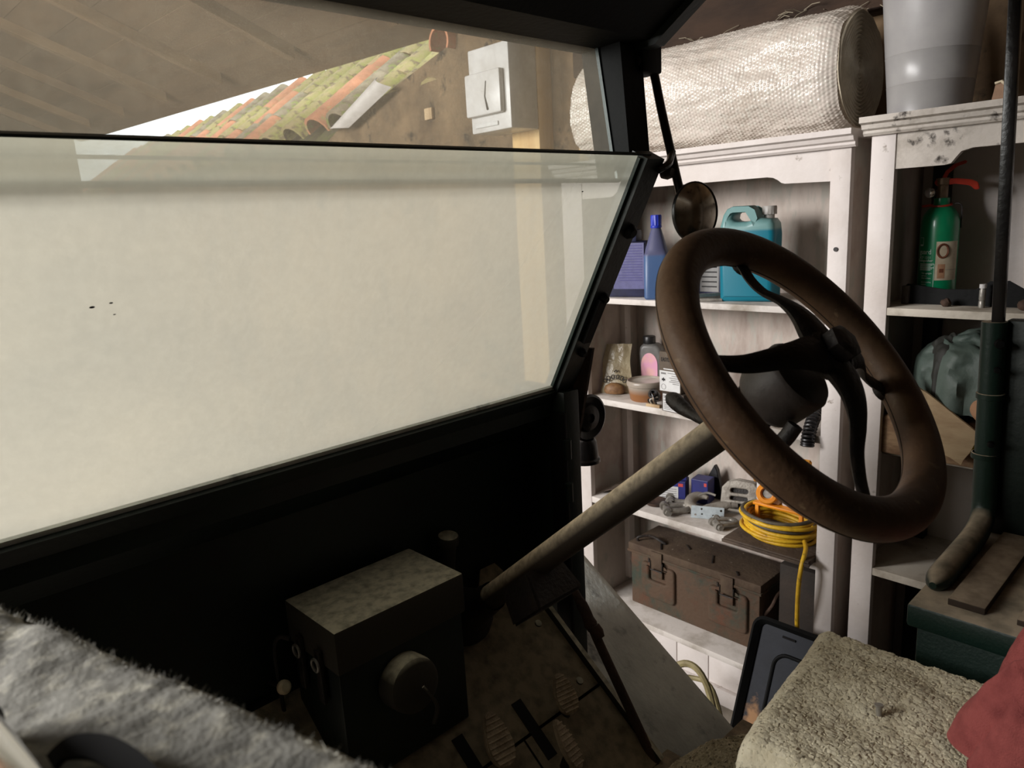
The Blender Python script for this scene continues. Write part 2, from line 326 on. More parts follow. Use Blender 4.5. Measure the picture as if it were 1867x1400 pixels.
def frame(z, x=(1, 0, 0)):
    z = V(z).normalized(); x = V(x)
    if abs(z.dot(x.normalized())) > 0.98: x = V((0, 1, 0))
    y = z.cross(x).normalized(); x = y.cross(z).normalized(); return x, y, z
def tube(bm, pts, r, seg=10, caps=True, closed=False, prof=None):
    pts = [V(p) for p in pts]; n = len(pts); rr = r if isinstance(r, (list, tuple)) else [r] * n
    rings = []; px = None
    for i, p in enumerate(pts):
        if closed: t = pts[(i + 1) % n] - pts[i - 1]
        else: t = pts[min(i + 1, n - 1)] - pts[max(i - 1, 0)]
        t.normalize()
        if px is None:
            a = V((0, 0, 1)) if abs(t.z) < 0.9 else V((1, 0, 0)); px = (a - t * a.dot(t)).normalized()
        else: px = (px - t * px.dot(t)).normalized()
        py = t.cross(px)
        if prof: rings.append([bm.verts.new(p + px * (u * rr[i]) + py * (w * rr[i])) for u, w in prof])
        else: rings.append([bm.verts.new(p + (px * math.cos(2 * PI * k / seg) + py * math.sin(2 * PI * k / seg)) * rr[i]) for k in range(seg)])
    s = len(rings[0])
    for i in range(n if closed else n - 1):
        a, b = rings[i], rings[(i + 1) % n]
        for k in range(s): bm.faces.new((a[k], a[(k + 1) % s], b[(k + 1) % s], b[k]))
    if caps and not closed: bm.faces.new(rings[0][::-1]); bm.faces.new(rings[-1])
def mtube(pts, r, seg=10, **k):
    bm = B(); tube(bm, pts, r, seg, **k); return bm
def spl(pts, n=8, closed=False):
    pts = [V(p) for p in pts]; out = []; m = len(pts)
    for i in range(m if closed else m - 1):
        g = lambda j: pts[j % m] if closed else pts[max(0, min(m - 1, j))]
        p0, p1, p2, p3 = g(i - 1), g(i), g(i + 1), g(i + 2)
        for k in range(n):
            t = k / n
            out.append(0.5 * ((2 * p1) + (p2 - p0) * t + (2 * p0 - 5 * p1 + 4 * p2 - p3) * t * t + (3 * p1 - p0 - 3 * p2 + p3) * t ** 3))
    if not closed: out.append(pts[-1])
    return out
def lathe(bm, prof, c, axis=(0, 0, 1), seg=28, sx=1.0, sy=1.0, xdir=(1, 0, 0), rfun=None):
    x, y, z = frame(axis, xdir); c = V(c); rings = []
    for r, h in prof:
        if r < 1e-6: rings.append([bm.verts.new(c + z * h)])
        else:
            ring = []
            for k in range(seg):
                a = 2 * PI * k / seg; q = r * (rfun(a, h) if rfun else 1.0)
                ring.append(bm.verts.new(c + x * (q * sx * math.cos(a)) + y * (q * sy * math.sin(a)) + z * h))
            rings.append(ring)
    for a, b in zip(rings[:-1], rings[1:]):
        if len(a) == 1 and len(b) == 1: continue
        for k in range(seg):
            j = (k + 1) % seg
            if len(a) == 1: bm.faces.new((a[0], b[j], b[k]))
            elif len(b) == 1: bm.faces.new((a[k], a[j], b[0]))
            else: bm.faces.new((a[k], a[j], b[j], b[k]))
def mlathe(prof, c, axis=(0, 0, 1), seg=28, **k):
    bm = B(); lathe(bm, prof, c, axis, seg, **k); finish(bm); return bm
def prism(bm, poly, o, u, w, d):
    """poly (a, b) on axes u, w from o, thickened by vector d."""
    o, u, w, d = V(o), V(u), V(w), V(d)
    a = [bm.verts.new(o + u * p[0] + w * p[1]) for p in poly]; b = [bm.verts.new(v.co + d) for v in a]
    n = len(a); bm.faces.new(a[::-1]); bm.faces.new(b)
    for i in range(n): bm.faces.new((a[i], a[(i + 1) % n], b[(i + 1) % n], b[i]))
def mprism(poly, o, u, w, d, bev=0.0):
    bm = B(); prism(bm, poly, o, u, w, d); finish(bm)
    if bev: bmesh.ops.bevel(bm, geom=[e for e in bm.edges if e.calc_face_angle(0) > 0.6], offset=bev, segments=2, affect='EDGES')
    return bm
def cutout(loops, o, u, w, thick, bev=0.0, res=2):
    """Plate with holes: loops[0] outline, others holes; centred on its thickness; rounded edges."""
    cu = bpy.data.curves.new('tmp', 'CURVE'); cu.dimensions = '2D'; cu.fill_mode = 'BOTH'
    cu.extrude = max(thick / 2 - bev, 0.0001); cu.bevel_depth = bev; cu.bevel_resolution = res; cu.offset = -bev
    for lp in loops:
        s = cu.splines.new('POLY'); s.points.add(len(lp) - 1)
        for i, p in enumerate(lp): s.points[i].co = (p[0], p[1], 0, 1)
        s.use_cyclic_u = True
    ob = bpy.data.objects.new('tmp', cu); COL.objects.link(ob); bpy.context.view_layer.update()
    me = bpy.data.meshes.new_from_object(ob.evaluated_get(bpy.context.evaluated_depsgraph_get()))
    bm = B(); bm.from_mesh(me); bpy.data.objects.remove(ob); bpy.data.curves.remove(cu); bpy.data.meshes.remove(me)
    o, u, w = V(o), V(u), V(w); n = u.cross(w)
    for v in bm.verts: v.co = o + u * v.co.x + w * v.co.y + n * v.co.z
    finish(bm); return bm
def words(body, size, o, u, w, depth=0.0004, align='LEFT', wrap=None, sx=1.0):
    cu = bpy.data.curves.new('tmp', 'FONT'); cu.body = body; cu.size = size; cu.align_x = align; cu.extrude = depth; cu.resolution_u = 3
    ob = bpy.data.objects.new('tmp', cu); COL.objects.link(ob); bpy.context.view_layer.update()
    me = bpy.data.meshes.new_from_object(ob.evaluated_get(bpy.context.evaluated_depsgraph_get()))
    bm = B(); bm.from_mesh(me); bpy.data.objects.remove(ob); bpy.data.curves.remove(cu); bpy.data.meshes.remove(me)
    o, u, w = V(o), V(u), V(w); n = u.cross(w)
    for v in bm.verts:
        if wrap: v.co = wrap(v.co.x * sx, v.co.y, v.co.z)
        else: v.co = o + u * (v.co.x * sx) + w * v.co.y + n * v.co.z
    return bm
def sheet(f, nu, nv, thick=0.0, closed_u=False):
    """Grid surface f(s, t) -> point, optionally with thickness."""
    bm = B(); g = [[bm.verts.new(f(i / nu, j / nv)) for j in range(nv + 1)] for i in range(nu + (0 if closed_u else 1))]
    k = len(g)
    for i in range(nu):
        for j in range(nv): bm.faces.new((g[i][j], g[(i + 1) % k][j], g[(i + 1) % k][j + 1], g[i][j + 1]))
    bm.normal_update()
    if thick:
        n = nu if closed_u else nu + 1
        h = [[bm.verts.new(v.co - v.normal * thick) for v in row] for row in g]
        for i in range(nu):
            for j in range(nv): bm.faces.new((h[i][j + 1], h[(i + 1) % k][j + 1], h[(i + 1) % k][j], h[i][j]))
        for i in range(nu):
            a = (i + 1) % k
            bm.faces.new((g[a][0], g[i][0], h[i][0], h[a][0])); bm.faces.new((g[i][nv], g[a][nv], h[a][nv], h[i][nv]))
        if not closed_u:
            for j in range(nv):
                bm.faces.new((g[0][j], g[0][j + 1], h[0][j + 1], h[0][j])); bm.faces.new((g[nu][j + 1], g[nu][j], h[nu][j], h[nu][j + 1]))
        bmesh.ops.recalc_face_normals(bm, faces=bm.faces)
    return bm
def fbm(p, s=1.0, o=4): return noise.fractal(V(p) * s, 1.0, 2.0, o)
def arc(c, r, a0, a1, n=8, ry=None):
    ry = r if ry is None else ry
    return [(c[0] + r * math.cos(math.radians(a0 + (a1 - a0) * i / n)), c[1] + ry * math.sin(math.radians(a0 + (a1 - a0) * i / n))) for i in range(n + 1)]
def rrect(x0, y0, x1, y1, r, n=5):
    return arc((x1 - r, y0 + r), r, -90, 0, n) + arc((x1 - r, y1 - r), r, 0, 90, n) + arc((x0 + r, y1 - r), r, 90, 180, n) + arc((x0 + r, y0 + r), r, 180, 270, n)
def circ(c, r, n=16): return [(c[0] + r * math.cos(2 * PI * i / n), c[1] + r * math.sin(2 * PI * i / n)) for i in range(n)]
def dup(root, loc, rotz, label, group=None):
    """Copy of a thing with its parts and their sub-parts."""
    r = root.copy(); COL.objects.link(r); r.location = loc; r.rotation_euler = (0, 0, rotz); r['label'] = label
    if group: r['group'] = group
    for ch in list(root.children):
        c = ch.copy(); COL.objects.link(c); c.parent = r
        for g in list(ch.children):
            d = g.copy(); COL.objects.link(d); d.parent = c
    return r
X, Y, Z = V((1, 0, 0)), V((0, 1, 0)), V((0, 0, 1))

# ================================================================== the shed
FZ = -1.68
struct(obj('floor', mbox((-2.6, -2.7, FZ - 0.08), (2.6, 9.5, FZ)), 'floor_dirt'))
def roof_z(x, y): return 0.90 + 0.03 * (y - 3.0) + 0.40 * (2.5 - x)
# wall behind the shelving; its top rakes down and leaves the eaves open further along
struct(obj('wall_right', mprism([(-2.7, FZ), (9.5, FZ), (9.5, 0.42), (4.25, 0.46), (4.0, 0.565), (2.86, 0.845), (2.80, 0.93), (-2.7, 0.80)], (2.45, 0, 0), Y, Z, (0.12, 0, 0)), 'wall_plaster'))
struct(obj('wall_front', mprism([(-2.6, FZ), (2.45, FZ), (2.45, 1.13), (-2.6, 3.15)], (0, 9.4, 0), X, Z, (0, 0.1, 0)), 'wall_dark'))
struct(obj('wall_back', mprism([(-2.6, FZ), (2.45, FZ), (2.45, 0.72), (-2.6, 2.72)], (0, -2.6, 0), X, Z, (0, -0.1, 0)), 'whitewash'))
bm = B()
ya, yb, za, zb = ADDED_WIN; yc, yd, zc, zd = WIN
box(bm, (-2.5, -2.7, FZ), (-2.4, ya, 2.65)); box(bm, (-2.5, yb, FZ), (-2.4, yc, 2.75)); box(bm, (-2.5, yd, FZ), (-2.4, 9.5, 2.85))
for p, q, u, w in ((ya, yb, za, zb), (yc, yd, zc, zd)): box(bm, (-2.5, p, FZ), (-2.4, q, u)); box(bm, (-2.5, p, w), (-2.4, q, 2.75))
struct(obj('wall_left', bm, 'whitewash', smooth=False))
for k, (y0, y1, z0, z1) in enumerate((WIN, ADDED_WIN)):
    bm = B()
    for a, b in (((-2.47, y0 - 0.04, z0 - 0.04), (-2.38, y1 + 0.04, z0)), ((-2.47, y0 - 0.04, z1), (-2.38, y1 + 0.04, z1 + 0.04)),
                 ((-2.47, y0 - 0.04, z0), (-2.38, y0, z1)), ((-2.47, y1, z0), (-2.38, y1 + 0.04, z1))): box(bm, a, b)
    struct(obj('window_%d' % (k + 1), bm, 'white_paint', smooth=False))  # the second frame surrounds the added fill light
# boarded underside of the roof: every board and rafter a piece of the ceiling
def roof_slab(x0, x1, y0, y1, dz0, dz1):
    bm = B(); vs = []
    for x, y in ((x0, y0), (x1, y0), (x1, y1), (x0, y1)): vs.append((V((x, y, roof_z(x, y) + dz0)), V((x, y, roof_z(x, y) + dz1))))
    a = [bm.verts.new(p[0]) for p in vs]; b = [bm.verts.new(p[1]) for p in vs]
    bm.faces.new(a[::-1]); bm.faces.new(b)
    for i in range(4): bm.faces.new((a[i], a[(i + 1) % 4], b[(i + 1) % 4], b[i]))
    finish(bm); return bm
ceil = obj('ceiling', roof_slab(-2.7, 2.56, -2.8, 9.6, 0.06, 0.10), 'roof_wood', smooth=False); struct(ceil)
nb = 21
for i in range(nb):
    a = -2.65 + (5.2 / nb) * i
    obj('board', roof_slab(a, a + 5.2 / nb - 0.004, -2.7, 9.5, 0.028 + 0.006 * random.random(), 0.06), 'roof_wood', ceil, smooth=False)
for i in range(12):
    y = -2.0 + i * 1.02
    obj('rafter', roof_slab(-2.65, 2.30, y, y + 0.07, -0.04, 0.03), 'rafter_wood', ceil, smooth=False)
beam = obj('wall_plate', mbox((2.35, 0.62, 0.53), (2.45, 2.05, 0.80), 0.01), 'dark_beam'); tag(beam, 'dark old wall beam with straw above the bubble wrap roll', 'beam')
bm = B()
for i in range(26):
    p = V((2.345, random.uniform(0.8, 1.8), 0.53 + random.uniform(0, 0.05))); d = V((-0.3, random.uniform(-1, 1), random.uniform(-0.6, 0.5))).normalized() * random.uniform(0.03, 0.09)
    tube(bm, [p, p + d * 0.5 + V((0, 0, 0.006)), p + d], 0.0012, 4)
f = obj('straw', bm, 'jute', beam); f['kind'] = 'stuff'
# timber post with the switch box, and a second timber
o = obj('timber_post', mbox((2.36, 2.255, FZ), (2.45, 2.42, 0.86), 0.003), 'pine'); tag(o, 'pale pine post against the wall carrying a white switch box', 'post')
o = obj('timber_batten', mbox((2.42, 2.035, FZ), (2.45, 2.09, 0.56), 0.003), 'pale_timber'); tag(o, 'thin pale timber batten on the wall between pine post and shelving', 'batten')
t = thing('switch_box', 'white electrical switch box on the pine post', 'switch box', (2.30, 2.40, 0.36))
obj('housing', mbox((2.20, 2.255, 0.365), (2.36, 2.50, 0.70), 0.006), 'white_plastic', t)
obj('front_cover', mbox((2.172, 2.285, 0.43), (2.20, 2.50, 0.60), 0.008), 'white_plastic', t)
obj('window_strip', mbox((2.194, 2.33, 0.385), (2.20, 2.47, 0.402), 0.002), 'paper', t)
obj('black_mark', mtube([(2.171, 2.365, 0.56), (2.171, 2.375, 0.50), (2.170, 2.36, 0.447)], [0.0022, 0.003, 0.005], 6), 'black_line', t)
bm = mtube(spl([(2.345, 2.42, 0.695), (2.345, 2.43, 0.74), (2.345, 2.36, 0.79), (2.345, 2.30, 0.80)]), 0.008, 8); obj('cable', bm, 'jute', t)
bm = mtube([(2.35, 2.33, 0.695), (2.35, 2.33, 0.85)], 0.006, 8); obj('conduit', bm, 'jute', t)

# tiled roof of the next building, seen under the eaves
tr = thing('tiled_roof', 'mossy clay tiled roof of the next building seen under the eaves', 'roof', (2.9, 6.0, 0.5))
TS = 0.78
obj('roof_bed', mprism([(2.57, 0.455), (3.32, 1.04), (3.32, 0.9), (2.57, -0.6)], (0, 3.0, 0), X, Z, (0, 7.6, 0)), 'roof_base', tr)
ux, uz = 1 / math.hypot(1, TS), TS / math.hypot(1, TS)
def tile_mesh():
    bm = B(); n = 8; rows = []
    for k in range(2):
        for r_ in (1.0, 0.84):
            ring = []
            for i in range(n + 1):
                a = PI * i / n; rr = 0.125 if k == 0 else 0.105
                ring.append(bm.verts.new(V((k * 0.44, rr * r_ * math.cos(a), rr * r_ * 0.92 * math.sin(a)))))
            rows.append(ring)
    o0, i0, o1, i1 = rows
    for i in range(n):
        bm.faces.new((o0[i], o0[i + 1], o1[i + 1], o1[i])); bm.faces.new((i0[i + 1], i0[i], i1[i], i1[i + 1]))
        bm.faces.new((o0[i + 1], o0[i], i0[i], i0[i + 1])); bm.faces.new((o1[i], o1[i + 1], i1[i + 1], i1[i]))
    for a, b in ((0, 0), (n, n)): bm.faces.new((o0[a], i0[a], i1[a], o1[a]))
    finish(bm); me = bpy.data.meshes.new('roof_tile'); bm.to_mesh(me); bm.free(); me.shade_smooth(); me.set_sharp_from_angle(angle=0.7); return me
TM = []
for k in ('terracotta', 'mossy_tile', 'grey_tile'):
    me = tile_mesh(); me.materials.append(M[k]); TM.append(me)
tr.rotation_euler = (-0.028, 0, 0); tr.location.z += 0.045
rt = Matrix(((ux, 0, -uz), (0, 1, 0), (uz, 0, ux)))
for c in range(24):
    for r in range(3):
        y = 3.10 + c * 0.31 + random.uniform(-0.02, 0.02); s = r * 0.315 + random.uniform(-0.015, 0.015)
        p = V((2.54, y, 0.475)) + V((ux, 0, uz)) * s + V((-uz, 0, ux)) * (0.012 * (2 - r) + random.uniform(0, 0.01))
        o = link('roof_tile', TM[random.choice((0, 1, 1, 2, 1, 0))], tr)
        rot = rt @ Matrix.Rotation(random.uniform(-0.05, 0.05), 3, 'X') @ Matrix.Rotation(random.uniform(-0.03, 0.03), 3, 'Z')
        o.matrix_local = Matrix.Translation(p - V((2.9, 6.0, 0.5))) @ rot.to_4x4()
# ridge tile end that pokes out at the top of the rake
bm = sheet(lambda s, t_: V((2.40 + 0.34 * t_, 2.93 + 0.075 * math.cos(PI * 1.3 * s - 0.4), 0.845 + 0.075 * math.sin(PI * 1.3 * s - 0.4))), 12, 2, 0.012)
o = obj('ridge_tile', bm, 'terracotta'); tag(o, 'orange half-round ridge tile at the top end of the raking wall', 'roof tile')
sc = [V((2.43, 3.99, 0.57)), V((2.43, 3.47, 0.775)), V((2.40, 3.31, 0.70)), V((2.40, 3.75, 0.555))]
bm = sheet(lambda s, t_: (sc[0] * (1 - s) + sc[1] * s) * (1 - t_) + (sc[3] * (1 - s) + sc[2] * s) * t_ + V((-0.05 * math.sin(PI * t_) - 0.02, 0, 0)), 8, 8, 0.002)
o = obj('plastic_sheet', bm, 'white_sheet'); tag(o, 'curled white plastic sheet hanging beside the mossy roof tiles', 'sheet')
o = obj('wood_scrap', mbox((2.43, 3.06, 0.515), (2.45, 3.12, 0.57), 0.002), 'pale_timber'); tag(o, 'small tan scrap of wood fixed to the dark wall beyond the windscreen', 'wood scrap')

# ================================================================== shelving
def cornice_profile(s=1.0): return [(0, 0), (0.012, 0), (0.018, 0.006), (0.018, 0.012), (0.028, 0.016), (0.032, 0.026), (0.046, 0.03), (0.046, 0.044), (0, 0.044)]
def shelf_unit(label, y0, y1, ztop, frieze, stile, inner, shelves, left_first, stain, rside=True):
    XF, XB = 2.0, 2.32
    t = thing('shelf_unit', label, 'shelving', (2.16, (y0 + y1) / 2, FZ))
    ml, mr = stile
    bm = B(); prof = cornice_profile()
    prism(bm, [(2.0 - a, ztop - 0.044 + b) for a, b in prof], (0, y0 - 0.015, 0), X, Z, (0, y1 - y0 + 0.03, 0)); box(bm, (2.0, y0 - 0.015, ztop - 0.02), (XB, y1 + 0.015, ztop)); finish(bm)
    obj('cornice', bm, 'white_paint' if not stain else 'white_stained', t)
    bm = mprism([(y0 + mr, ztop - 0.044), (y1 - ml, ztop - 0.044)] + frieze, (XF + 0.004, 0, 0), Y, Z, (0.018, 0, 0)); obj('frieze', bm, 'white_paint' if not stain else 'white_stained', t)
    obj('stile', mbox((XF, y0, FZ), (XF + 0.024, y0 + mr, ztop - 0.044), 0.002), 'white_paint', t)
    obj('stile', mbox((XF, y1 - ml, FZ), (XF + 0.024, y1, ztop - 0.044), 0.002), 'white_paint', t)
    obj('side_panel', mbox((XF + 0.024, y0 + 0.004, FZ), (XB, y0 + 0.024, ztop - 0.02)), 'white_back', t)
    obj('side_panel', mbox((XF + 0.024, y1 - 0.024 - inner, FZ), (XB, y1 - 0.004, ztop - 0.02)), 'white_back', t)
    obj('back_panel', mbox((XB, y0, FZ), (XB + 0.012, y1, ztop - 0.02)), 'white_back' if not stain else 'white_paint', t)
    for i, (z, th, m_) in enumerate(shelves):
        obj('shelf', mbox((XF + 0.002 if i != left_first else XF + 0.05, y0 + 0.0245, z - th), (XB, y1 - 0.0245 - inner, z), 0.0015), m_, t)
    return t
# left unit
arch = [(1.722, 0.055), (1.60, 0.055), (1.585, 0.058), (1.575, 0.066), (1.560, 0.074), (1.540, 0.076), (1.040, 0.076), (1.022, 0.073), (1.008, 0.066), (0.998, 0.058), (0.988, 0.055), (0.862, 0.052)]
su1 = shelf_unit('white painted shelf unit holding the turquoise jug and the rusty ammunition box', 0.808, 1.815, 0.177, arch[::1], (0.093, 0.053), 0.055,
                 [(-0.285, 0.019, 'white_shelf'), (-0.65, 0.022, 'white_shelf'), (-1.04, 0.024, 'white_shelf'), (-1.48, 0.022, 'white_shelf')], -1, False)
obj('batten', mbox((2.215, 1.712, -1.46), (2.25, 1.738, 0.13), 0.002), 'white_paint', su1)
for i, (a, b) in enumerate(((0.863, 0.985), (0.988, 1.098), (1.101, 1.235), (1.238, 1.365), (1.368, 1.49), (1.493, 1.72))):
    obj('plinth_board', mbox((2.03, a, FZ), (2.045, b, -1.502), 0.002), 'white_paint', su1)
obj('plinth_rail', mbox((2.012, 0.862, FZ), (2.03, 1.722, FZ + 0.06), 0.002), 'white_paint', su1)
bm = mlathe([(0, -0.002), (0.006, -0.002), (0.006, 0), (0, 0)], (1.999, 0.838, -0.125), X, 12); obj('screw_cap', bm, 'iron_dark', su1)
# right unit
arch2 = [(-0.21, 0.07), (-0.08, 0.07), (-0.065, 0.078), (-0.055, 0.098), (-0.03, 0.104), (0.535, 0.104), (0.558, 0.098), (0.568, 0.086), (0.578, 0.073), (0.592, 0.07), (0.702, 0.070)]
su2 = shelf_unit('white painted shelf unit with black mould under its cornice, holding the fire extinguisher', -0.26, 0.76, 0.198, arch2[::-1], (0.058, 0.052), 0.0,
                 [(-0.275, 0.02, 'grey_shelf'), (-0.672, 0.012, 'grey_shelf'), (-1.005, 0.022, 'grey_shelf'), (-1.48, 0.022, 'grey_shelf')], 1, True)
obj('batten', mbox((2.28, 0.66, -1.46), (2.318, 0.70, 0.15), 0.002), 'green_dark', su2)

# ================================================================== the lorry
truck = thing('old_lorry', 'old dark green lorry with an open sided cab and dusty windscreen', 'lorry', (0.4, 0.6, FZ))
XL, XR = 0.02, 1.15            # the glazed driver's half; passenger's half left out to let light reach the seat
def scr(x, s, off=0.0):
    """point on the lower windscreen: s along its slope from the bottom, off outwards"""
    b = V((0, 1.096, -0.365)); d = V((0, -0.248, 0.465)).normalized(); n = V((0, 0.465, 0.248)).normalized()
    p = b + d * s + n * off; return V((x, p.y, p.z))
SL = 0.527
def slab(x0, x1, s0, s1, o0, o1, f=scr):
    bm = B(); c = [f(x, s, o) for o in (o0, o1) for (x, s) in ((x0, s0), (x1, s0), (x1, s1), (x0, s1))]
    v = [bm.verts.new(p) for p in c]
    for q in ((3, 2, 1, 0), (4, 5, 6, 7), (0, 1, 5, 4), (1, 2, 6, 5), (2, 3, 7, 6), (3, 0, 4, 7)): bm.faces.new([v[i] for i in q])
    return bm
def pane(name, x0, x1, s0, s1, f, film, label):
    bm = slab(x0, x1, s0, s1, -0.003, 0.003, f); bm.faces.ensure_lookup_table()
    finish(bm)
    outn = (f(0, 0, 1) - f(0, 0, 0)).normalized()
    for fc in bm.faces:
        d = fc.normal.dot(outn); fc.material_index = 1 if d > 0.9 else (0 if d < -0.9 else 2)
    o = obj(name, bm, ['glass', film, 'glass_edge'], truck, smooth=False, label=label); return o
pane('lower_windscreen', XL, XR, 0.0, SL + 0.004, scr, 'film_low', 'lower windscreen glass coated in pale dust')
for x, s_, w in ((0.232, 0.335, 0.0042), (0.252, 0.338, 0.003), (0.2555, 0.322, 0.0022), (1.02, 0.462, 0.0032)):
    w *= 0.75
    obj('dirt_fleck', mlathe([(0, -0.0004), (w, 0), (0, 0.0008)], scr(x, s_, -0.0034), (0, -0.88, -0.47), 8, sy=0.5), 'black_line', truck)
lf = obj('lower_windscreen_frame', slab(XL - 0.06, XR + 0.05, -0.045, -0.002, -0.018, 0.014), 'green_dark', truck, smooth=False)
obj('stile', slab(XR - 0.001, XR + 0.052, -0.045, SL + 0.004, -0.02, 0.018), 'green_dark', lf, smooth=False)
obj('stile', slab(XL - 0.04, XL + 0.001, -0.045, SL + 0.004, -0.02, 0.018), 'green_dark', lf, smooth=False)
obj('glazing_bead', slab(XL, XR, -0.003, 0.007, -0.009, -0.003), 'wing_grey', lf, smooth=False)
obj('glazing_bead', slab(XR - 0.008, XR, 0.0, SL, -0.009, -0.003), 'green_paint', lf, smooth=False)
obj('top_edge', slab(XL, XR + 0.03, SL + 0.003, SL + 0.0065, -0.0035, 0.0035), 'green_dark', lf, smooth=False)
for s, w in ((0.385, 0.015), (0.235, 0.012), (0.10, 0.010)):
    p = scr(XR + 0.03, s, -0.021); obj('clamp', mlathe([(0, 0.012), (w * 0.6, 0.012), (w, 0.004), (w, -0.004), (0, -0.004)], p, (0, -0.88, -0.47), 14), 'black_paint', lf)
obj('clamp_bar', slab(XR + 0.012, XR + 0.036, 0.13, 0.235, -0.03, -0.02), 'black_paint', lf, smooth=False)
def scu(x, s, off=0.0):
    b = V((0, 0.900, 0.060)); d = V((0, 0.042, 0.268)).normalized(); n = V((0, 0.268, -0.042)).normalized()
    p = b + d * s + n * off; return V((x, p.y, p.z))
UL = 0.260
pane('upper_windscreen', XL, 1.149, 0.0, UL, scu, 'film_high', 'upper windscreen glass speckled with dirt')
uf = obj('upper_windscreen_frame', slab(-1.04, 1.22, UL, UL + 0.11, -0.02, 0.02, scu), 'black_paint', truck, smooth=False)
obj('bottom_rail', slab(XL, 1.15, -0.001, 0.006, 0.003, 0.007, scu), 'black_paint', uf, smooth=False)
obj('bottom_rail', slab(XL, 1.15, 0.030, 0.034, 0.003, 0.006, scu), 'black_paint', uf, smooth=False)
obj('rubber_strip', slab(XL, 1.15, UL - 0.006, UL + 0.004, -0.006, 0.003, scu), 'wing_grey', uf, smooth=False)
obj('rubber_strip', slab(1.1445, 1.15, 0.04, UL, -0.004, 0.003, scu), 'green_paint', uf, smooth=False)
for sx, x0, x1 in ((1, 1.148, 1.212), (-1, -1.04, -0.98)):
    bm = mprism([(0.868, 0.095), (0.945, 0.06), (0.985, 0.36), (0.89, 0.36)], (x0, 0, 0), Y, Z, (x1 - x0, 0, 0)); obj('pillar', bm, 'black_paint', truck, smooth=False)
bm = mprism([(0.98, 0.30), (0.98, 0.34), (0.36, 0.66), (-1.0, 0.68), (-1.0, 0.65), (0.34, 0.625), (0.85, 0.305)], (-1.04, 0, 0), Y, Z, (2.25, 0, 0)); obj('roof', bm, 'black_paint', truck, smooth=False)
bm = mprism([(0.985, 0.285), (0.985, 0.35), (0.36, 0.665), (0.34, 0.62), (0.84, 0.295)], (1.19, 0, 0), Y, Z, (0.03, 0, 0)); obj('roof_rail', bm, 'green_dark', truck, smooth=False)
# hinge block and round mirror on its cranked arm
obj('mirror_bracket', mbox((1.20, 0.872, 0.255), (1.262, 0.93, 0.318), 0.006), 'black_paint', truck)
for y, z in ((0.905, 0.30), (0.885, 0.275), (0.918, 0.275)):
    obj('bolt', mlathe([(0, -0.006), (0.008, -0.006), (0.009, 0), (0.009, 0.004), (0, 0.004)], (1.20, y, z), (-1, 0, 0), 6), 'iron_dark', truck)
arm = obj('mirror_arm', mtube(spl([(1.20, 0.93, 0.268), (1.235, 0.915, 0.268), (1.25, 0.893, 0.272), (1.25, 0.884, 0.258), (1.25, 0.868, 0.19), (1.25, 0.842, 0.09), (1.25, 0.823, 0.02)], 6), 0.0085, 12), 'black_gloss', truck)
mc = V((1.252, 0.797, -0.006)); mn = V((-0.22, -0.975, 0.03)).normalized()
mh = obj('mirror_head', mlathe([(0.0, -0.016), (0.030, -0.014), (0.052, -0.006), (0.0575, 0.0), (0.0578, 0.005), (0.0565, 0.007), (0.0550, 0.005), (0.0, 0.0035)], mc, mn, 40), 'black_gloss', truck)
obj('mirror_glass', mlathe([(0.0552 * k / 8, 0.0050 + 0.0085 * (1 - (k / 8) ** 2)) for k in range(8, -1, -1)], mc, mn, 40), 'mirror', mh, label='small round mirror glass, dusty')
obj('strut', mtube(spl([(1.19, 0.835, 0.075), (1.215, 0.83, 0.085), (1.24, 0.84, 0.10), (1.252, 0.845, 0.11)], 5), 0.007, 8), 'black_gloss', arm)
obj('strut', mlathe([(0, -0.012), (0.009, -0.012), (0.012, 0), (0.009, 0.012), (0, 0.012)], (1.235, 0.845, 0.07), Y, 12), 'iron_dark', arm)
# scuttle, bulkhead and footwell
bm = mprism([(1.095, -0.40), (1.135, -0.40), (1.22, -0.50), (1.22, -1.02), (1.20, -1.02), (1.20, -0.50), (1.115, -0.43), (1.095, -0.43)], (-1.0, 0, 0), Y, Z, (2.18, 0, 0)); obj('bulkhead', bm, 'green_dark', truck, smooth=False)
cs = obj('cowl_side', mbox((1.15, 1.06, -1.06), (1.20, 1.22, -0.375), 0.004), 'green_dark', truck)
obj('cowl_side', mbox((-1.04, 1.06, -1.06), (-1.0, 1.22, -0.375), 0.004), 'green_dark', truck)
obj('door_post', mbox((1.138, 1.055, -1.0), (1.152, 1.10, -0.42), 0.004), 'black_paint', truck)
for z in (-0.50, -0.60, -0.70): obj('hinge_knuckle', mtube([(1.142, 1.048, z - 0.022), (1.142, 1.048, z + 0.022)], 0.009, 10), 'green_dark', truck)
def toe(x, y, off=0.0):
    n = V((0, -0.77, 1)).normalized(); return V((x, y, -0.878 + 0.77 * (y - 1.115))) + n * off
def toep(poly, o0, o1, bev=0.0):
    bm = B(); a = [bm.verts.new(toe(x, y, o0)) for x, y in poly]; b = [bm.verts.new(toe(x, y, o1)) for x, y in poly]
    n = len(a); bm.faces.new(a[::-1]); bm.faces.new(b)
    for i in range(n): bm.faces.new((a[i], a[(i + 1) % n], b[(i + 1) % n], b[i]))
    finish(bm); return bm
obj('toe_plate', toep([(0.42, 0.944), (1.098, 0.944), (1.098, 1.18), (0.42, 1.18)], -0.012, 0.0), 'dusty_plate', truck)
obj('toe_plate', toep([(0.42, 0.79), (0.86, 0.79), (0.86, 0.939), (0.42, 0.939)], -0.012, 0.0), 'dusty_plate', truck)
obj('toe_plate', toep([(0.864, 0.79), (1.098, 0.79), (1.098, 0.939), (0.864, 0.939)], -0.012, 0.001), 'dusty_plate', truck)
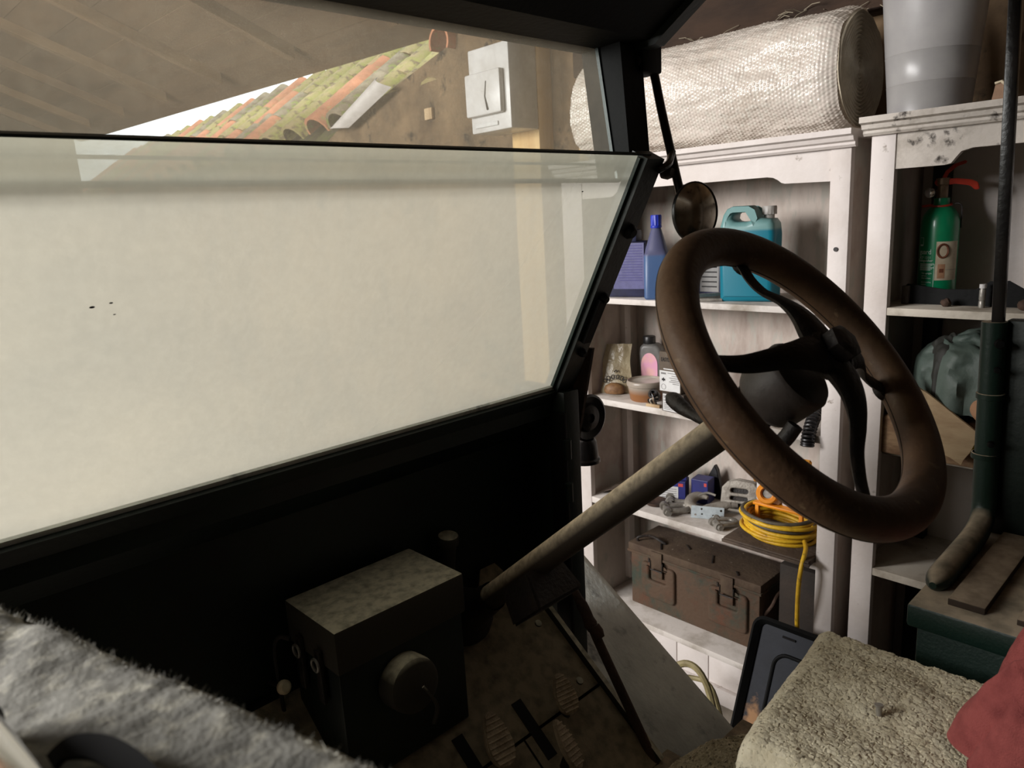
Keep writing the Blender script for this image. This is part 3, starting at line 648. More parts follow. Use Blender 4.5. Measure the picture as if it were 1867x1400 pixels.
obj('toe_backing', toep([(0.40, 0.785), (1.11, 0.785), (1.11, 1.20), (0.40, 1.20)], -0.03, -0.014), 'rubber', truck)  # added under the plates to block light showing through their gaps
obj('toe_rail', toep([(1.102, 0.79), (1.114, 0.79), (1.114, 1.13), (1.102, 1.13)], -0.02, 0.012), 'dusty_grey', truck)
obj('floor_plate', mbox((-1.0, -0.9, -1.16), (1.15, 0.80, -1.13)), 'dusty_plate', truck)
obj('side_step', mbox((1.13, 0.0, -1.265), (1.47, 0.80, -1.235), 0.004), 'dusty_plate', truck)
for x0, yA, yB in ((0.882, 0.995, 0.895), (0.728, 1.0, 0.93)):
    obj('pedal_slot', toep([(x0, yB), (x0 + 0.026, yB), (x0 + 0.026, yA), (x0, yA)], 0.0, 0.002), 'rubber', truck)
for x, y in ((1.06, 1.085), (1.06, 0.965), (0.62, 1.09)): obj('screw_head', mlathe([(0.009, 0), (0.008, 0.003), (0, 0.004)], toe(x, y, 0), (0, -0.77, 1), 10), 'dusty_grey', truck)
def pedal(c, w, h, rot, tilt, stem):
    """Tapered oval foot pad with cross ribs; its stem runs into the toe board."""
    n = V((math.sin(rot) * 0.3, -0.80, 0.60 + tilt)).normalized(); up = (V((0.10, 0.5, 0.9)) - n * V((0.10, 0.5, 0.9)).dot(n)).normalized(); sd = up.cross(n)
    pts = []
    for i in range(28):
        a = 2 * PI * i / 28; q = math.sin(a); k = 1.0 - 0.28 * q
        pts.append((w * k * math.cos(a), h * q))
    bm = B(); prism(bm, pts, V(c) - n * 0.006, sd, up, n * 0.012); finish(bm)
    bmesh.ops.bevel(bm, geom=[e for e in bm.edges if e.calc_face_angle(0) > 0.8], offset=0.003, segments=2, affect='EDGES')
    p = obj('pedal', bm, 'pedal', truck)
    for j in range(9):
        q = -0.8 + 1.6 * j / 8; ww = w * (1 - 0.28 * q) * math.sqrt(max(0.02, 1 - q * q)) * 0.9
        obj('rib', mtube([V(c) + n * 0.006 + up * (h * q) - sd * ww, V(c) + n * 0.006 + up * (h * q) + sd * ww], 0.0022, 6), 'pedal', p)
    obj('pedal_stem', mtube([V(c) - n * 0.006 - up * h * 0.3, V(c) - n * 0.03 - up * h * 0.6, V(stem)], 0.009, 8), 'iron_dark', p)
pedal((0.977, 0.933, -0.966), 0.025, 0.042, -0.5, 0.0, toe(0.985, 0.90, -0.03))
pedal((0.790, 0.936, -0.966), 0.029, 0.052, 0.0, 0.0, toe(0.79, 0.89, -0.03))
pedal((0.908, 0.866, -1.010), 0.022, 0.050, 1.6, 0.1, toe(0.90, 0.83, -0.03))
# steering column, wheel
WC = V((0.895, 0.408, -0.207)); WN = V((0, -1, 0.85)).normalized(); WB = V((0, 0.648, 0.762)).normalized()
def ax(h): return WC + WN * h
col = obj('steering_column', mtube([ax(-0.96), ax(-0.86), ax(-0.5), ax(-0.06)], [0.026, 0.0255, 0.025, 0.025], 28), 'column_dust', truck)
obj('column_flange', mlathe([(0.03, -0.12), (0.036, -0.05), (0.05, -0.03), (0.062, 0.0), (0.062, 0.02), (0.0, 0.02)], ax(-0.955), -WN, 24), 'iron_dark', col)
obj('column_bracket', mprism([(-0.045, 0), (0.045, 0), (0.06, -0.07), (-0.06, -0.07)], ax(-0.72) + V((0, 0.012, -0.02)), X, WB, WN * 0.10, 0.005), 'iron_dark', col)
sw = obj('steering_wheel', mlathe([(0.0, -0.068), (0.036, -0.068), (0.044, -0.064), (0.049, -0.055), (0.050, -0.006), (0.046, 0.0), (0.030, 0.004), (0.0, 0.006)], ax(-0.006), WN, 40), 'drum_grey', truck, label='brown steering wheel with four curved iron spokes')
prof = []
for i in range(28):
    a = 2 * PI * i / 28; r = 1.0
    prof.append((math.cos(a) * 1.0, math.sin(a) * 0.95))
NR = 120
bm = B(); rings = []
for i in range(NR):
    th = 2 * PI * i / NR; rad = X * math.cos(th) + WB * math.sin(th); ring = []
    for k in range(32):
        a = 2 * PI * k / 32; r = 0.0262
        ring.append(bm.verts.new(WC + rad * (0.204 + r * math.cos(a)) + WN * (r * 0.96 * math.sin(a))))
    rings.append(ring)
for i in range(NR):
    for k in range(32):
        a, b = rings[i], rings[(i + 1) % NR]; bm.faces.new((a[k], a[(k + 1) % 32], b[(k + 1) % 32], b[k]))
finish(bm); obj('rim', bm, 'wheel_brown', sw)
for aa in (-0.40, PI + 0.45):
    pts = []
    for i in range(NR):
        th = 2 * PI * i / NR; rad = X * math.cos(th) + WB * math.sin(th)
        pts.append(WC + rad * (0.204 + 0.0258 * math.cos(aa)) + WN * (0.0248 * math.sin(aa)))
    obj('rim_seam', mtube(pts, 0.0011, 6, closed=True), 'wheel_seam', sw)
for deg in (72, 160, -21, -110):
    th = math.radians(deg); rad = X * math.cos(th) + WB * math.sin(th); tan = WN.cross(rad)
    hs = [(0.0, 0.034), (0.03, 0.037), (0.06, 0.035), (0.09, 0.024), (0.12, 0.006), (0.15, -0.004), (0.175, -0.008), (0.19, -0.012)]
    ws = [0.030, 0.028, 0.021, 0.016, 0.0135, 0.012, 0.011, 0.013]; ts = [0.016, 0.014, 0.010, 0.006, 0.005, 0.0045, 0.0045, 0.005]
    path = [WC + rad * r_ + WN * h_ + tan * (0.012 * math.sin(r_ * 16)) for r_, h_ in hs]; path = spl(path, 4)
    bm = B(); prev = None; n = len(path)
    for i, p in enumerate(path):
        f = i / (n - 1) * 7; j = min(6, int(f)); q = f - j
        w_ = ws[j] * (1 - q) + ws[j + 1] * q; t_ = ts[j] * (1 - q) + ts[j + 1] * q
        tg = (path[min(i + 1, n - 1)] - path[max(i - 1, 0)]).normalized(); nn = tan.cross(tg).normalized()
        ring = [bm.verts.new(p + tan * (w_ * math.cos(2 * PI * k / 10)) + nn * (t_ * math.sin(2 * PI * k / 10))) for k in range(10)]
        if prev:
            for k in range(10): bm.faces.new((prev[k], prev[(k + 1) % 10], ring[(k + 1) % 10], ring[k]))
        else: bm.faces.new(ring[::-1])
        prev = ring
    bm.faces.new(prev); finish(bm); obj('spoke', bm, 'iron_dark', sw)
    obj('spoke_lug', mlathe([(0, -0.004), (0.012, -0.004), (0.012, 0.004), (0, 0.006)], WC + rad * 0.184 - WN * 0.014, WN, 12), 'iron_dark', sw)
obj('hub_nut', mlathe([(0.030, 0.022), (0.034, 0.034), (0.034, 0.046), (0.026, 0.050)], WC, WN, 24), 'iron_dark', sw)
obj('hub_nut', mlathe([(0.022, 0.048), (0.024, 0.051), (0.024, 0.066), (0.017, 0.070), (0, 0.070)], WC, WN, 6), 'iron_dark', sw)
lv = obj('control_lever', mtube(spl([(0.905, 0.49, -0.285), (0.94, 0.56, -0.312), (0.97, 0.62, -0.316), (1.0, 0.685, -0.300)], 5), [0.008] * 11 + [0.010, 0.0125, 0.0135, 0.0125, 0.007][-5:], 12), 'iron_dark', col)
obj('lever_clamp', mlathe([(0.026, -0.02), (0.033, -0.02), (0.035, 0.0), (0.033, 0.02), (0.026, 0.02)], ax(-0.105), WN, 24), 'iron_dark', col)
obj('lever_hook', mtube(spl([(0.885, 0.495, -0.285), (0.872, 0.475, -0.302), (0.862, 0.447, -0.306), (0.860, 0.42, -0.296), (0.866, 0.405, -0.272)], 5), 0.0105, 10), 'iron_dark', col)
obj('lever_hook', mtube(spl([(0.90, 0.49, -0.262), (0.925, 0.505, -0.25), (0.94, 0.52, -0.262), (0.945, 0.53, -0.285)], 5), 0.009, 10), 'rust_dark', col)
# junction box on the bulkhead
jb = obj('control_box', mbox((0.517, 1.008, -0.95), (0.783, 1.168, -0.718), 0.004), 'green_dark', truck, label='box with dusty lid on the bulkhead')
obj('lid', mbox((0.512, 1.0, -0.72), (0.788, 1.172, -0.64), 0.005), 'dusty_grey', jb)
for y in (1.055, 1.12):
    obj('hasp', mbox((0.504, y - 0.009, -0.79), (0.512, y + 0.009, -0.69), 0.002), 'iron_dark', jb)
    obj('ring', mtube([V((0.500, y + 0.011 * math.cos(a * PI / 8), -0.715 + 0.011 * math.sin(a * PI / 8))) for a in range(16)], 0.0026, 6, closed=True), 'steel', jb)
obj('wire', mtube(spl([(0.500, 1.14, -0.70), (0.488, 1.16, -0.70), (0.480, 1.165, -0.74), (0.482, 1.16, -0.90)], 5), 0.004, 8), 'iron_dark', jb)
obj('round_cap', mlathe([(0, 0.05), (0.040, 0.05), (0.048, 0.044), (0.050, 0.034), (0.050, 0.0), (0.0, 0.0)], (0.638, 1.01, -0.79), (0, -1, 0.12), 36), 'dusty_grey', jb)
obj('rag_strip', mtube(spl([(0.645, 0.955, -0.785), (0.652, 0.948, -0.80), (0.664, 0.945, -0.83), (0.655, 0.947, -0.86)], 5), [0.003] * 8 + [0.004] * 8, 6), 'dusty_grey', jb)
obj('filler_cap', mlathe([(0, 0.0), (0.021, -0.001), (0.023, -0.004), (0.023, -0.02), (0.018, -0.022), (0.016, -0.12), (0, -0.12)], (0.885, 1.165, -0.645), (0, -0.15, 1), 28), 'dusty_grey', truck)
obj('dusty_flap', mprism([(-0.040, 0.0), (-0.012, 0.036), (0.030, 0.036), (0.042, 0.012), (0.03, -0.035), (-0.004, -0.042)], (0.995, 1.165, -0.80), X, V((0.0, 0.62, 0.78)), V((0, -0.004, 0.003))), 'dusty_plate', truck)
kn = obj('choke_rod', mtube([(0.476, 1.20, -0.80), (0.470, 1.13, -0.775)], 0.004, 8), 'iron_dark', truck)
obj('knob', mlathe([(0, -0.006), (0.009, -0.005), (0.0125, 0.0), (0.0125, 0.006), (0.008, 0.011), (0, 0.012)], (0.470, 1.125, -0.773), (0.05, -0.9, 0.35), 16), 'ivory', kn, label='small ivory knob')
# hand lever rod by the door opening
obj('brake_lever', mtube(spl([(1.10, 1.06, -0.765), (1.10, 1.03, -0.785), (1.10, 0.985, -0.835), (1.10, 0.962, -0.872), (1.10, 0.93, -0.925), (1.10, 0.85, -1.05), (1.10, 0.79, -1.145)], 5), [0.010] * 10 + [0.0125] * 6 + [0.0105] * 15, 12), 'rust_dark', truck)
for p in ((1.10, 0.962, -0.872), (1.10, 0.945, -0.885)): obj('lever_knuckle', mlathe([(0, -0.014), (0.012, -0.014), (0.015, 0), (0.012, 0.014), (0, 0.014)], p, (0, -0.5, -0.8), 14), 'rust_dark', truck)
# front wing, stay bar, horn
def wing(s, t_):
    x = 1.20 + 0.26 * s; y = 0.80 + 0.80 * t_; z = -1.246 + 0.675 * (y - 0.823) - 0.06 * max(0, t_ - 0.75) ** 2
    e = max(0.0, s - 0.93) / 0.07; return V((x, y, z - 0.03 * e * e + 0.006 * math.sin(s * 3)))
obj('front_wing', sheet(wing, 24, 24, 0.004), 'wing_grey', truck, label='dusty grey front wing')
obj('stay_bar', mprism([(1.034, -0.285), (1.068, -0.285), (1.125, -0.46), (1.142, -0.58), (1.165, -0.80), (1.135, -0.80), (1.103, -0.571), (1.066, -0.42)], (1.22, 0, 0), Y, Z, (0.008, 0, 0)), 'rust_dark', truck, smooth=False)
hn = obj('horn', mlathe([(0, 0.065), (0.028, 0.062), (0.042, 0.045), (0.046, 0.02), (0.046, 0.0), (0.050, -0.004), (0.058, -0.012), (0.060, -0.02), (0.054, -0.024), (0.036, -0.018), (0.032, -0.026), (0.012, -0.030), (0.010, -0.024), (0, -0.024)], (1.35, 1.182, -0.493), (0.1, 1, 0.0), 36), 'black_gloss', truck, label='black horn with a round cup under it')
obj('cup', mlathe([(0, 0.0), (0.026, 0.0), (0.031, -0.006), (0.035, -0.048), (0.039, -0.052), (0.039, -0.060), (0, -0.060)], (1.35, 1.180, -0.551), Z, 28), 'black_gloss', hn)
obj('grey_housing', mlathe([(0, 0.03), (0.030, 0.028), (0.041, 0.012), (0.0425, -0.03), (0, -0.03)], (1.35, 1.257, -0.484), (0.1, 1, 0), 24), 'drum_grey', hn)
# side locker, body panel, post and hoop rod
lk = obj('side_locker', mbox((1.238, -0.35, -1.17), (1.60, 0.358, -0.69), 0.004), 'green_paint', truck, label='green side locker with a dusty top')
obj('lid', mbox((1.225, -0.36, -0.702), (1.62, 0.372, -0.66), 0.006), 'green_paint', lk)
obj('wood_slat', mbox((1.262, 0.268, -0.662), (1.60, 0.322, -0.648), 0.002), 'wood_slat', lk)
obj('wood_slat', mbox((1.262, -0.10, -0.662), (1.60, 0.225, -0.650), 0.002), 'wood_slat', lk)
bp_ = obj('body_side', mbox((1.61, -0.40, -0.68), (1.645, 0.352, -0.235), 0.004), 'green_dark', truck)
obj('top_strip', mbox((1.600, -0.40, -0.292), (1.61, 0.318, -0.242), 0.002), 'green_dark', bp_)
pb = obj('rolled_edge', mtube(spl([(1.285, 0.352, -0.646), (1.40, 0.352, -0.644), (1.54, 0.354, -0.640), (1.592, 0.357, -0.615), (1.60, 0.360, -0.55), (1.60, 0.364, -0.40), (1.60, 0.368, -0.237)], 6), [0.006, 0.015, 0.020] + [0.0215] * 34, 16), 'green_paint', truck)
for z, r_ in ((-0.275, 0.009), (-0.325, 0.006), (-0.47, 0.006)):
    obj('bolt', mlathe([(0, 0.010), (r_ * 0.8, 0.009), (r_, 0.004), (r_, -0.004), (0, -0.004)], (1.579, 0.352, z), (-1, -0.35, 0), 10), 'black_paint', pb)
for z in (-0.38, -0.50): obj('strap', mlathe([(0.0215, -0.006), (0.024, -0.005), (0.024, 0.005), (0.0215, 0.006)], (1.60, 0.3645, z), Z, 18), 'green_paint', pb)
obj('hoop_rod', mbox((-0.009, -0.010, 0), (0.009, 0.010, 0.95), 0.003, Matrix.Translation((1.60, 0.362, -0.24)) @ Matrix.Rotation(-0.03, 4, 'X')), 'black_gloss', truck)
# seat frame and engine cover
obj('seat_base', mbox((0.85, -0.30, -1.14), (1.15, 0.44, -0.765), 0.01), 'black_paint', truck)
obj('engine_cover', mprism([(-0.45, -0.9), (0.0, -0.9), (0.015, -0.29), (-0.0, -0.275), (-0.45, -0.275)], (0, -0.15, 0), X, Z, (0, 0.80, 0)), 'black_paint', truck)
# two rear panels of the cab so that it closes behind the seats
obj('cab_back', mbox((-1.0, -1.0, -1.16), (1.20, -0.96, 0.66)), 'green_dark', truck)

# ================================================================== loose things in the cab
def drop(a, r=0.022):
    """rounded fold-over: a < 0 hangs"""
    if a >= r: return 0.0, a
    if a > -r * 0.57:
        th = (r - a) / r; th = min(th, PI / 2); return r - r * math.cos(th), r - r * math.sin(th)
    return r + (-r * 0.57 - a), 0.0
def carpet_pt(s, t_):
    a = -0.016 + s * 0.354; b = -0.05 + t_ * 0.66
    da, xx = drop(a); db, yy = drop(b)
    x = 0.815 + xx; y = 0.480 - yy - 0.11 * (1.135 - x)
    z = -0.722 - da - db + 0.010 * fbm((x * 6, y * 6, 1.0)) - 0.018 * (yy - 0.1) * 0.3
    tuft = random.uniform(-0.5, 0.7) + 0.7 * noise.noise(V((s * 70, t_ * 115, 0)))
    n = V((-1, 0, 0.2)) if a < -0.01 else (V((0, 1, 0.2)) if b < -0.01 else V((-0.1, 0.1, 1)))
    if a < -0.008: z += 0.010 * noise.noise(V((t_ * 90, 0, 5)))
    return V((x, y, z)) + n.normalized() * (0.0019 * tuft)
bm = sheet(carpet_pt, 190, 300, 0.007)
o = obj('carpet_seat_cover', bm, 'carpet'); tag(o, 'sandy tufted carpet offcut laid over the driver seat', 'carpet')
def mat_pt(s, t_):
    x = 0.90 + 0.305 * s; y = 0.46 + (0.262 - 0.07 * s ** 3) * t_ + 0.02 * noise.noise(V((s * 3, 7, 0))) * t_
    z = -1.01 + 0.012 * fbm((x * 8, y * 8, 3)) - 0.012 * t_ - 0.09 * (max(0, t_ - 0.88) / 0.12) ** 2 - 0.02 * max(0, s - 0.93) / 0.07
    z += 0.002 * random.uniform(-1, 1) + 0.002 * noise.noise(V((s * 60, t_ * 60, 0)))
    return V((x, y, z))
bm = sheet(mat_pt, 110, 110, 0.03)
o = obj('floor_carpet', bm, 'carpet_dull'); tag(o, 'dull sandy carpet heaped on the cab floor in front of the seat', 'carpet')
o = obj('screw', mlathe([(0, 0), (0.004, 0), (0.0042, 0.012), (0.006, 0.013), (0.006, 0.016), (0, 0.016)], (0.985, 0.325, -0.716), (0.1, 0.1, 1), 10), 'steel'); tag(o, 'tiny metal stud standing on the sandy carpet', 'stud')
# crumpled red rag
def rag(s, t_):
    a = 2 * PI * s; r = 0.135 * t_; x = 1.025 + r * 0.80 * math.cos(a); y = 0.095 + r * math.sin(a)
    rid = 1 - abs(noise.noise(V((x * 14, y * 9, 2.0)))) * 2; rid2 = 1 - abs(noise.noise(V((x * 30, y * 24, 7.0)))) * 2
    h = 0.205 * (1 - t_ ** 2.2) * (0.62 + 0.38 * rid) + 0.022 * rid2 * (1 - t_) ** 0.5
    h += 0.026 * math.sin(75 * x - 30 * y + 9 * noise.noise(V((x * 9, y * 9, 1)))) * (1 - t_ ** 3) + 0.010 * math.sin(60 * x + 90 * y + 7 * noise.noise(V((x * 12, y * 12, 5)))) * (1 - t_ ** 3)
    h -= 0.06 * math.exp(-((x - 0.935) / 0.022) ** 2 - ((y - 0.135) / 0.045) ** 2)
    k = 1 + 0.30 * (abs(math.sin(4.5 * a + 2.6 * t_)) - 0.5) * (1 - 0.35 * t_) + 0.12 * math.sin(3 * a + 0.9) + 0.10 * noise.noise(V((math.cos(a) * 2, math.sin(a) * 2, 4)))
    return V((1.025 + (x - 1.025) * k, 0.095 + (y - 0.095) * k, -0.704 + max(h, 0.0)))
bm = sheet(rag, 110, 60, 0.003, True); o = obj('red_rag', bm, 'red_cloth'); tag(o, 'crumpled faded red cloth on the driver seat', 'cloth')
# grey felt over the engine cover, with a torch lying on it
def felt(s, t_):
    y = -0.12 + 0.80 * t_; xe = 0.232 - 0.275 * y
    w = xe + 0.43; a = s * (w + 0.22)
    if a <= w - 0.02: x = -0.43 + a; z = 0.0
    elif a <= w + 0.0114: th = (a - w + 0.02) / 0.02; x = xe - 0.02 + 0.02 * math.sin(th); z = -0.02 + 0.02 * math.cos(th)
    else: x = xe; z = -0.02 - (a - w - 0.0114)
    cr = -0.005 * math.exp(-((y - 0.47 - (x - 0.02) * 2.2) / 0.03) ** 2)
    return V((x, y, -0.245 + z + cr * (1 if z > -0.01 else 0) + 0.006 * fbm((x * 7, y * 7, 0)) + 0.0009 * noise.noise(V((x * 110, y * 110, 0))) + 0.0003 * noise.noise(V((x * 420, y * 420, 2)))))
bm = sheet(felt, 240, 260, 0.006); o = obj('felt_blanket', bm, 'felt'); tag(o, 'thick grey felt blanket draped over the engine cover', 'blanket')
fz = B()
for i in range(420):
    y = random.uniform(0.2, 0.66); x = 0.232 - 0.275 * y; z = -0.250 + 0.006 * fbm((x * 7, y * 7, 0)); p = V((x - 0.012, y, z + 0.003)); d = V((random.uniform(0.1, 1), random.uniform(-1, 1), random.uniform(0.2, 1))).normalized()
    q = d.cross(V((random.random(), random.random(), 1))).normalized(); ln = random.uniform(0.0025, 0.006)
    tube(fz, [p, p + d * ln * 0.5 + q * ln * 0.15, p + d * ln + q * ln * 0.5], [0.0003, 0.00025, 0.0001], 3, caps=False)
f = obj('loose_fibres', fz, 'felt', o); f['kind'] = 'stuff'
t = thing('torch', 'chrome torch with a black collar lying on the grey felt blanket', 'torch', (0.03, 0.40, -0.24))
td = V((0.012, -0.12, 0.0)).normalized(); tp = V((0.017, 0.424, -0.2285))
obj('barrel', mlathe([(0, 0.0), (0.012, 0.0), (0.0125, 0.003), (0.0125, 0.13), (0.011, 0.135), (0, 0.136)], tp, td, 28), 'chrome', t)
obj('collar', mlathe([(0.0125, -0.004), (0.0145, -0.002), (0.0145, 0.006), (0.0125, 0.008)], tp, td, 28), 'black_plastic', t)
obj('head', mlathe([(0.0, -0.016), (0.012, -0.016), (0.0135, -0.012), (0.0135, -0.003), (0.0125, 0.0), (0, 0.0)], tp, td, 28), 'black_plastic', t)
t = thing('leather_strap', 'black strap looped on the grey felt blanket by the chrome torch', 'strap', (0.08, 0.37, -0.24))
bm = B(); path = spl([(0.042, 0.379, -0.240), (0.050, 0.378, -0.236), (0.061, 0.363, -0.235), (0.068, 0.335, -0.236), (0.070, 0.30, -0.240)], 8)
tube(bm, path, 0.006, prof=[(0.25, -1), (0.25, 1), (-0.25, 1), (-0.25, -1)]); finish(bm); obj('band', bm, 'rubber', t)

# ================================================================== on top of the shelving
RB = 0.166; BC = V((2.165, 0, 0.178 + RB))
def bub(s, t_):
    a = 2 * PI * s; y = 0.862 + 0.90 * t_
    u = s * 100; row = t_ * 86; k = int(round(row)); uu = u + 0.5 * (k % 2); du = uu - round(uu); dv = row - k
    h = max(0.0, 1 - (du * du + dv * dv) / 0.17); h = math.sqrt(h) * 0.0032 * (0.55 + 0.9 * abs(noise.noise(V((round(uu) * 1.7, k * 1.3, 0)))))
    wr = 0.012 * fbm((math.cos(a) * 1.6, math.sin(a) * 1.6, y * 3.0)) + 0.004 * math.sin(a * 5 + y * 9) + 0.002 * fbm((math.cos(a) * 5, math.sin(a) * 5, y * 22.0))
    e = max(0, 0.06 - t_) / 0.06; r = RB + wr + h - 0.02 * e * e
    r = min(r, RB + 0.012)
    z = r * math.sin(a); x = r * math.cos(a)
    if z < -RB + 0.012: z = -RB + 0.004 + h * 0.3
    return V((BC.x + x, y, BC.z + z))
bm = sheet(bub, 400, 344, 0.0, True)
t = thing('bubble_wrap_roll', 'big roll of bubble wrap lying along the shelf unit top', 'bubble wrap', (BC.x, 1.30, 0.178))
obj('wrap', bm, 'bubble', t, ang=80)
def endp(s, t_):
    a = 2 * PI * s; r = (RB - 0.016) * t_; d = 0.012 * (1 - t_) + 0.0035 * math.sin((t_ * 15 + s) * 2 * PI) + 0.006 * fbm((math.cos(a) * r * 9, math.sin(a) * r * 9, 3))
    return V((BC.x + r * math.cos(a), 0.858 + d - 0.006 * (1 - t_), BC.z + r * math.sin(a)))
bm = sheet(endp, 64, 60, 0, True); obj('rolled_end', bm, 'bubble_end', t)
bm = mlathe([(0, 0.0), (0.086, 0.0), (0.092, 0.004), (0.0972, 0.07), (0.0980, 0.071), (0.0974, 0.072), (0.1035, 0.14), (0.1043, 0.141), (0.1037, 0.142), (0.122, 0.36), (0.130, 0.365), (0.130, 0.38), (0.120, 0.38), (0.117, 0.36), (0.09, 0.02), (0, 0.012)], (2.11, 0.668, 0.198), Z, 56)
o = obj('plastic_bin', bm, 'tub_grey'); tag(o, 'tall grey translucent plastic bin on top of the mouldy shelf unit', 'bin')
t = thing('pottery_shard', 'broken brown pottery shard on top of the mouldy shelf unit', 'shard', (2.06, 0.505, 0.198))
obj('shard_face', mprism([(-0.02, 0.0), (0.035, 0.008), (0.032, 0.018), (0.0, 0.048), (-0.012, 0.044), (-0.016, 0.02)], (2.055, 0.50, 0.199), -Y, Z, (0.01, 0, 0)), 'shard', t)
obj('shard_edge', mtube([(2.053, 0.52, 0.202), (2.053, 0.468, 0.208), (2.053, 0.470, 0.218), (2.053, 0.50, 0.246), (2.054, 0.513, 0.243)], 0.0035, 6), 'shard_rim', t)

# ================================================================== upper shelf
S1 = -0.285
# turquoise jug
JU = V((0.22, -0.975, 0)).normalized(); JW = Z; JN = JU.cross(JW)        # u along the jug, front towards -x
jc = V((2.112, 1.137, S1))
t = thing('liquid_jug', 'five litre jug of turquoise fluid with a grey cap', 'jug', jc)
ol = [(-0.088, 0.008), (-0.080, 0.0), (0.066, 0.0), (0.074, 0.008), (0.076, 0.20), (0.072, 0.232), (0.062, 0.246), (0.030, 0.250), (0.018, 0.258), (0.004, 0.280), (-0.006, 0.287), (-0.052, 0.287), (-0.068, 0.280), (-0.080, 0.262), (-0.090, 0.225), (-0.092, 0.19)]
hole = [(-0.046, 0.243), (-0.052, 0.250), (-0.050, 0.262), (-0.044, 0.267), (-0.006, 0.267), (0.002, 0.262), (0.006, 0.250), (0.002, 0.242), (-0.010, 0.240), (-0.036, 0.240)]
bm = cutout([ol, hole], jc, JU, JW, 0.105, 0.018, 4)
obj('body', bm, 'turquoise_jug', t, ang=50)
cp = jc + JU * 0.047 + Z * 0.246
obj('cap', mlathe([(0.015, -0.004), (0.015, 0.012), (0.021, 0.012), (0.021, 0.034), (0.019, 0.037), (0, 0.037)], cp, Z, 30, rfun=lambda a, h: 1 + (0.025 * math.cos(a * 15) if 0.01 < h < 0.036 else 0)), 'cap_grey', t)
# small bottle behind the handle
o = obj('small_bottle', mlathe([(0, 0), (0.030, 0), (0.032, 0.006), (0.032, 0.17), (0.020, 0.20), (0.015, 0.21), (0.016, 0.235), (0, 0.237)], (2.262, 1.245, S1), Z, 24), 'clear_bottle'); tag(o, 'whitish bottle standing behind the turquoise jug', 'bottle')
# blue tapered bottle
t = thing('blue_bottle', 'dusty blue bottle with tapered neck and ribbed blue cap', 'bottle', (2.055, 1.452, S1))
def sq(a, h): 
    k = min(1.0, max(0.0, (0.175 - h) / 0.03)) if h < 0.2 else 0.0
    c = max(abs(math.cos(a)), abs(math.sin(a))); return 1 * (1 - k) + k * min(1.22, 1 / c * 0.95)
obj('body', mlathe([(0, 0), (0.036, 0), (0.041, 0.006), (0.041, 0.146), (0.039, 0.152), (0.036, 0.165), (0.017, 0.228), (0.014, 0.234), (0.014, 0.24), (0, 0.24)], (2.055, 1.452, S1), Z, 40, rfun=sq, xdir=(0.85, 0.5, 0)), 'blue_bottle', t)
obj('cap', mlathe([(0.018, 0.232), (0.0185, 0.234), (0.0185, 0.239), (0.0165, 0.240), (0.0175, 0.270), (0.016, 0.274), (0, 0.274)], (2.055, 1.452, S1), Z, 48, rfun=lambda a, h: 1 + (0.05 * math.cos(a * 12) if h > 0.2395 and h < 0.272 else 0)), 'blue_cap', t)
# navy oil can with violet label
t = thing('oil_can', 'navy oil container with a violet printed label behind the windscreen stile', 'oil container', (2.10, 1.565, S1))
mt_ = Matrix.Translation((2.085, 1.575, 0)) @ Matrix.Rotation(0.25, 4, 'Z')
bm = B(); box(bm, (-0.045, -0.070, S1), (0.045, 0.10, S1 + 0.19), 0.012, mt_); box(bm, (-0.03, -0.03, S1 + 0.18), (0.03, 0.09, S1 + 0.23), 0.012, mt_); obj('body', bm, 'navy', t)
obj('label', mbox((-0.0462, -0.062, S1 + 0.03), (-0.0452, 0.05, S1 + 0.185), 0, mt_), 'violet_label', t)
for i in range(14):
    z = S1 + 0.175 - i * 0.009
    obj('print_line', mbox((-0.0470, -0.055, z), (-0.0462, 0.045 - 0.03 * random.random(), z + 0.003), 0, mt_), 'label_ink', t)
obj('lid', mlathe([(0.018, 0), (0.019, 0.002), (0.019, 0.018), (0, 0.02)], mt_ @ V((0, 0.05, S1 + 0.228)), Z, 20), 'black_plastic', t)
# black bottle beside it and the pale bottle behind the wheel rim
o = obj('black_bottle', mlathe([(0, 0), (0.030, 0), (0.033, 0.005), (0.033, 0.02), (0.031, 0.023), (0.033, 0.026), (0.033, 0.042), (0.031, 0.045), (0.033, 0.048), (0.033, 0.085), (0.014, 0.11), (0.012, 0.13), (0, 0.13)], (2.035, 1.70, S1), Z, 26), 'black_plastic'); tag(o, 'short black ribbed bottle between navy oil container and windscreen stile', 'bottle')
t = thing('pale_bottle', 'whitish bottle with clear neck behind the steering wheel rim', 'bottle', (2.19, 1.42, S1))
obj('body', mlathe([(0, 0), (0.043, 0), (0.046, 0.006), (0.046, 0.12), (0.036, 0.165), (0.022, 0.195), (0.016, 0.2), (0.016, 0.23)], (2.19, 1.42, S1), Z, 28), 'clear_bottle', t)
obj('cap', mlathe([(0.019, 0.215), (0.0195, 0.217), (0.0195, 0.248), (0, 0.25)], (2.19, 1.42, S1), Z, 24), 'cap_grey', t)
t = thing('paint_tin', 'dark blue tin with a grey arched label beside the turquoise jug', 'tin', (2.19, 1.29, S1))
obj('body', mbox((2.165, 1.262, S1), (2.225, 1.375, S1 + 0.145), 0.008), 'navy', t)
obj('label', cutout([[(-0.05, 0.015), (0.02, 0.015), (0.02, 0.105)] + arc((-0.015, 0.105), 0.035, 0, 180, 8)[1:] + [(-0.05, 0.015)][:0]], (2.1645, 1.305, S1), -Y, Z, 0.001), 'grey_bottle', t)
for i in range(5): obj('print_line', mbox((2.1630, 1.292, S1 + 0.03 + i * 0.016), (2.1638, 1.348, S1 + 0.034 + i * 0.016)), 'ink', t)
